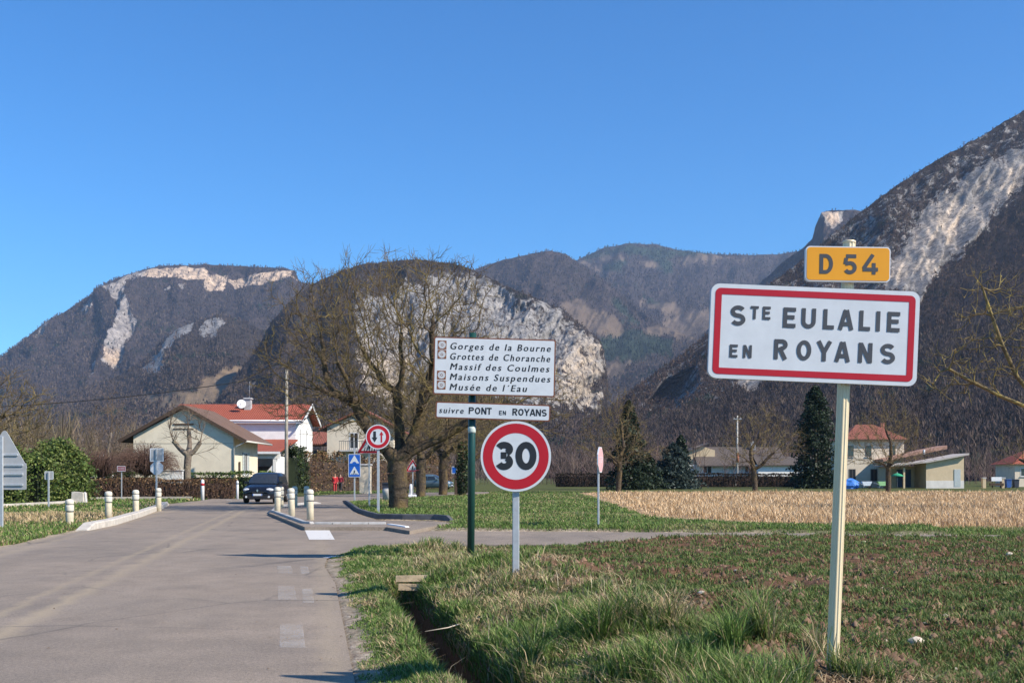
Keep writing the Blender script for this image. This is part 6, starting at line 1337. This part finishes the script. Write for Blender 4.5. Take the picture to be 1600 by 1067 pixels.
# sown crop on red soil
X, Y = sample_xy(r, 350000, 5.4, 23.6, lambda y: XR(y) + 2.4, lambda y: .56 * y + 4, p=1.25)
s = X - XR(Y); pt = fbm(X * .55, Y * .55, o=4, seed=101) + .35 * fbm(X * 2.6, Y * 2.6, o=2, seed=102); row = np.cos((X * .9 + Y * .44) * 2 * np.pi / .34)
keep = (pt + .18 * row + r.uniform(-.35, .45, len(X)) > -.04 - .22 * smooth(9, 22, Y) + .25 * smooth(3.6, 2.6, s)) & (s > 2.6)
X, Y = X[keep], Y[keep]; n = len(X)
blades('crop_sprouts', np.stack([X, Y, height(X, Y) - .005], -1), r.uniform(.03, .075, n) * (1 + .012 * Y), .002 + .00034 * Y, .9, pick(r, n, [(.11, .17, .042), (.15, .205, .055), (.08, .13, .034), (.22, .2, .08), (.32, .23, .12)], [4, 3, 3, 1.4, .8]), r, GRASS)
# clods
X, Y = sample_xy(r, 13000, 5.4, 23.4, lambda y: XR(y) + 2.6, lambda y: .52 * y + 1.0, p=1.4); keep = fbm(X * .55, Y * .55, o=4, seed=101) < .25; X, Y = X[keep], Y[keep]; n = len(X); Z = height(X, Y)
oc = np.array([(1, 0, 0), (-1, 0, 0), (0, 1, 0), (0, -1, 0), (0, 0, 1), (.5, .5, .6), (-.6, .4, .5)], float); sz = r.uniform(.008, .05, (n, 1, 1)) * r.uniform(.5, 1.2, (n, 1, 1))
V = np.stack([X, Y, Z - .004], -1)[:, None] + oc[None] * sz * r.uniform(.6, 1.3, (n, 7, 3)); fc = np.array([(0, 2, 5), (2, 4, 5), (4, 0, 5), (2, 1, 6), (1, 4, 6), (4, 2, 6), (1, 3, 4), (3, 0, 4)]); fa = (np.arange(n)[:, None, None] * 7 + fc[None]).reshape(-1, 3)
tag(npmesh('soil_clods', V.reshape(-1, 3), [fa], matcol('soil_clod', .95), col=np.repeat(pick(r, n, [(.18, .112, .07), (.14, .084, .055), (.23, .15, .1)], [1, 1, 1]), 7, 0)), kind='stuff')
# grass beyond the side road, up to the stubble and round the walnuts
X, Y = sample_xy(r, 260000, 28.5, 105, lambda y: -.16 * y - 2, lambda y: .5 * y + 3, p=1.5)
inside = np.maximum(np.maximum(poly_sd(X, Y, ROAD), poly_sd(X, Y, SIDE)), poly_sd(X, Y, ISLE)); st = poly_sd(X, Y, STUB); nz = fbm(X * .35, Y * .35, o=3, seed=111)
keep = (inside < -.12) & (st < .4 * nz) & (r.uniform(-.6, .8, len(X)) + nz > -.3); X, Y, nz = X[keep], Y[keep], nz[keep]; n = len(X)
dry = np.clip(.12 + .6 * smooth(.1, .5, nz) + .4 * np.exp(-((Y - 37) ** 2) / 8) * (np.abs(X - 1.0) < 3) * (fbm(X * 2, Y * 2, seed=5) > 0), 0, .8)
col = np.where((r.uniform(0, 1, n) < dry)[:, None], pick(r, n, GP_[3:5] + [(.3, .25, .11)], [2, 1, 1]), pick(r, n, GP_[:4], [.35, .4, .1, .15]))
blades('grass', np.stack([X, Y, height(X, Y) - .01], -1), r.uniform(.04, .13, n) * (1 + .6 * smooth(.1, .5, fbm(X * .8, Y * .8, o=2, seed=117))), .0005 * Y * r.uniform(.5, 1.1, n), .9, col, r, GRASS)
# grass on the left of the road
X, Y = sample_xy(r, 60000, 20, 76, lambda y: -.52 * y - 1, lambda y: XR(y) - 7.3, p=1.3)
inside = poly_sd(X, Y, ROAD); nz = fbm(X * .4, Y * .4, o=3, seed=121); keep = (inside < -.12) & (inside > -25) & (r.uniform(-.6, .8, len(X)) + nz > -.3); X, Y, nz = X[keep], Y[keep], nz[keep]; n = len(X)
patch = np.exp(-(((X + 17.5) / 3.5) ** 2 + ((Y - 37.5) / 4) ** 2)) * 1.1
isdry = r.uniform(0, 1, n) < np.clip(.15 + .4 * smooth(.1, .5, nz) + patch, 0, .95)
col = np.where(isdry[:, None], pick(r, n, [(.32, .27, .12), (.56, .42, .25), (.48, .35, .19)], [1, 1, 1]), pick(r, n, GP_[:4], [.35, .4, .1, .15]))
blades('grass', np.stack([X, Y, height(X, Y) - .01], -1), r.uniform(.06, .18, n) * (1 + .9 * patch * isdry), .0007 * Y * r.uniform(.5, 1.1, n), .7, col, r, GRASS)
# maize stubble
X, Y = sample_xy(r, 170000, 30, 101, lambda y: .0 * y + 1, lambda y: .5 * y + 6, p=1.35); sd_ = poly_sd(X, Y, STUB) + .6 * fbm(X * .8, Y * .8, o=3, seed=131); keep = (sd_ > 0) & (r.uniform(0, 1, len(X)) < .55 + .45 * np.cos(Y * 2 * np.pi / .8) ** 2); X, Y = X[keep], Y[keep]; n = len(X)
blades('maize_stubble', np.stack([X, Y, height(X, Y) - .02], -1), r.uniform(.08, .46, n) ** 1.0 * (.8 + .5 * fbm(X * .5, Y * .9, o=3, seed=133)) * smooth(0, 2.5, sd_[keep] + .4), .00022 * Y + .006 * r.uniform(.4, 1.2, n), .6, pick(r, n, [(.58, .40, .225), (.70, .51, .30), (.42, .28, .15), (.78, .62, .42), (.28, .18, .10)], [3, 3, 2, 1.2, 1]), r, STRAW)
# leaf litter and grit on the road edges
X, Y = sample_xy(r, 2600, 7, 45, lambda y: XR(y) - 7.1, lambda y: XR(y) + .1, p=1.2); s = X - XR(Y); keep = (r.uniform(0, 1, len(X)) < .03 + .5 * smooth(-.5, 0, s) + .25 * smooth(-6.4, -7, s) + .06 * np.exp(-((s + 3.6) / .6) ** 2)); X, Y = X[keep], Y[keep]; n = len(X)
V, q, c = leafcards(n, np.stack([X, Y, np.full(n, .012)], -1), .022, r, [(.2, .12, .06), (.28, .2, .12), (.35, .3, .24), (.12, .08, .05)]); V = V.reshape(-1, 4, 3); V[:, :, 2] = .006 + np.abs(V[:, :, 2] - .012) * .5; tag(npmesh('leaf_litter', V.reshape(-1, 3), [q], DRY, col=c), kind='stuff')
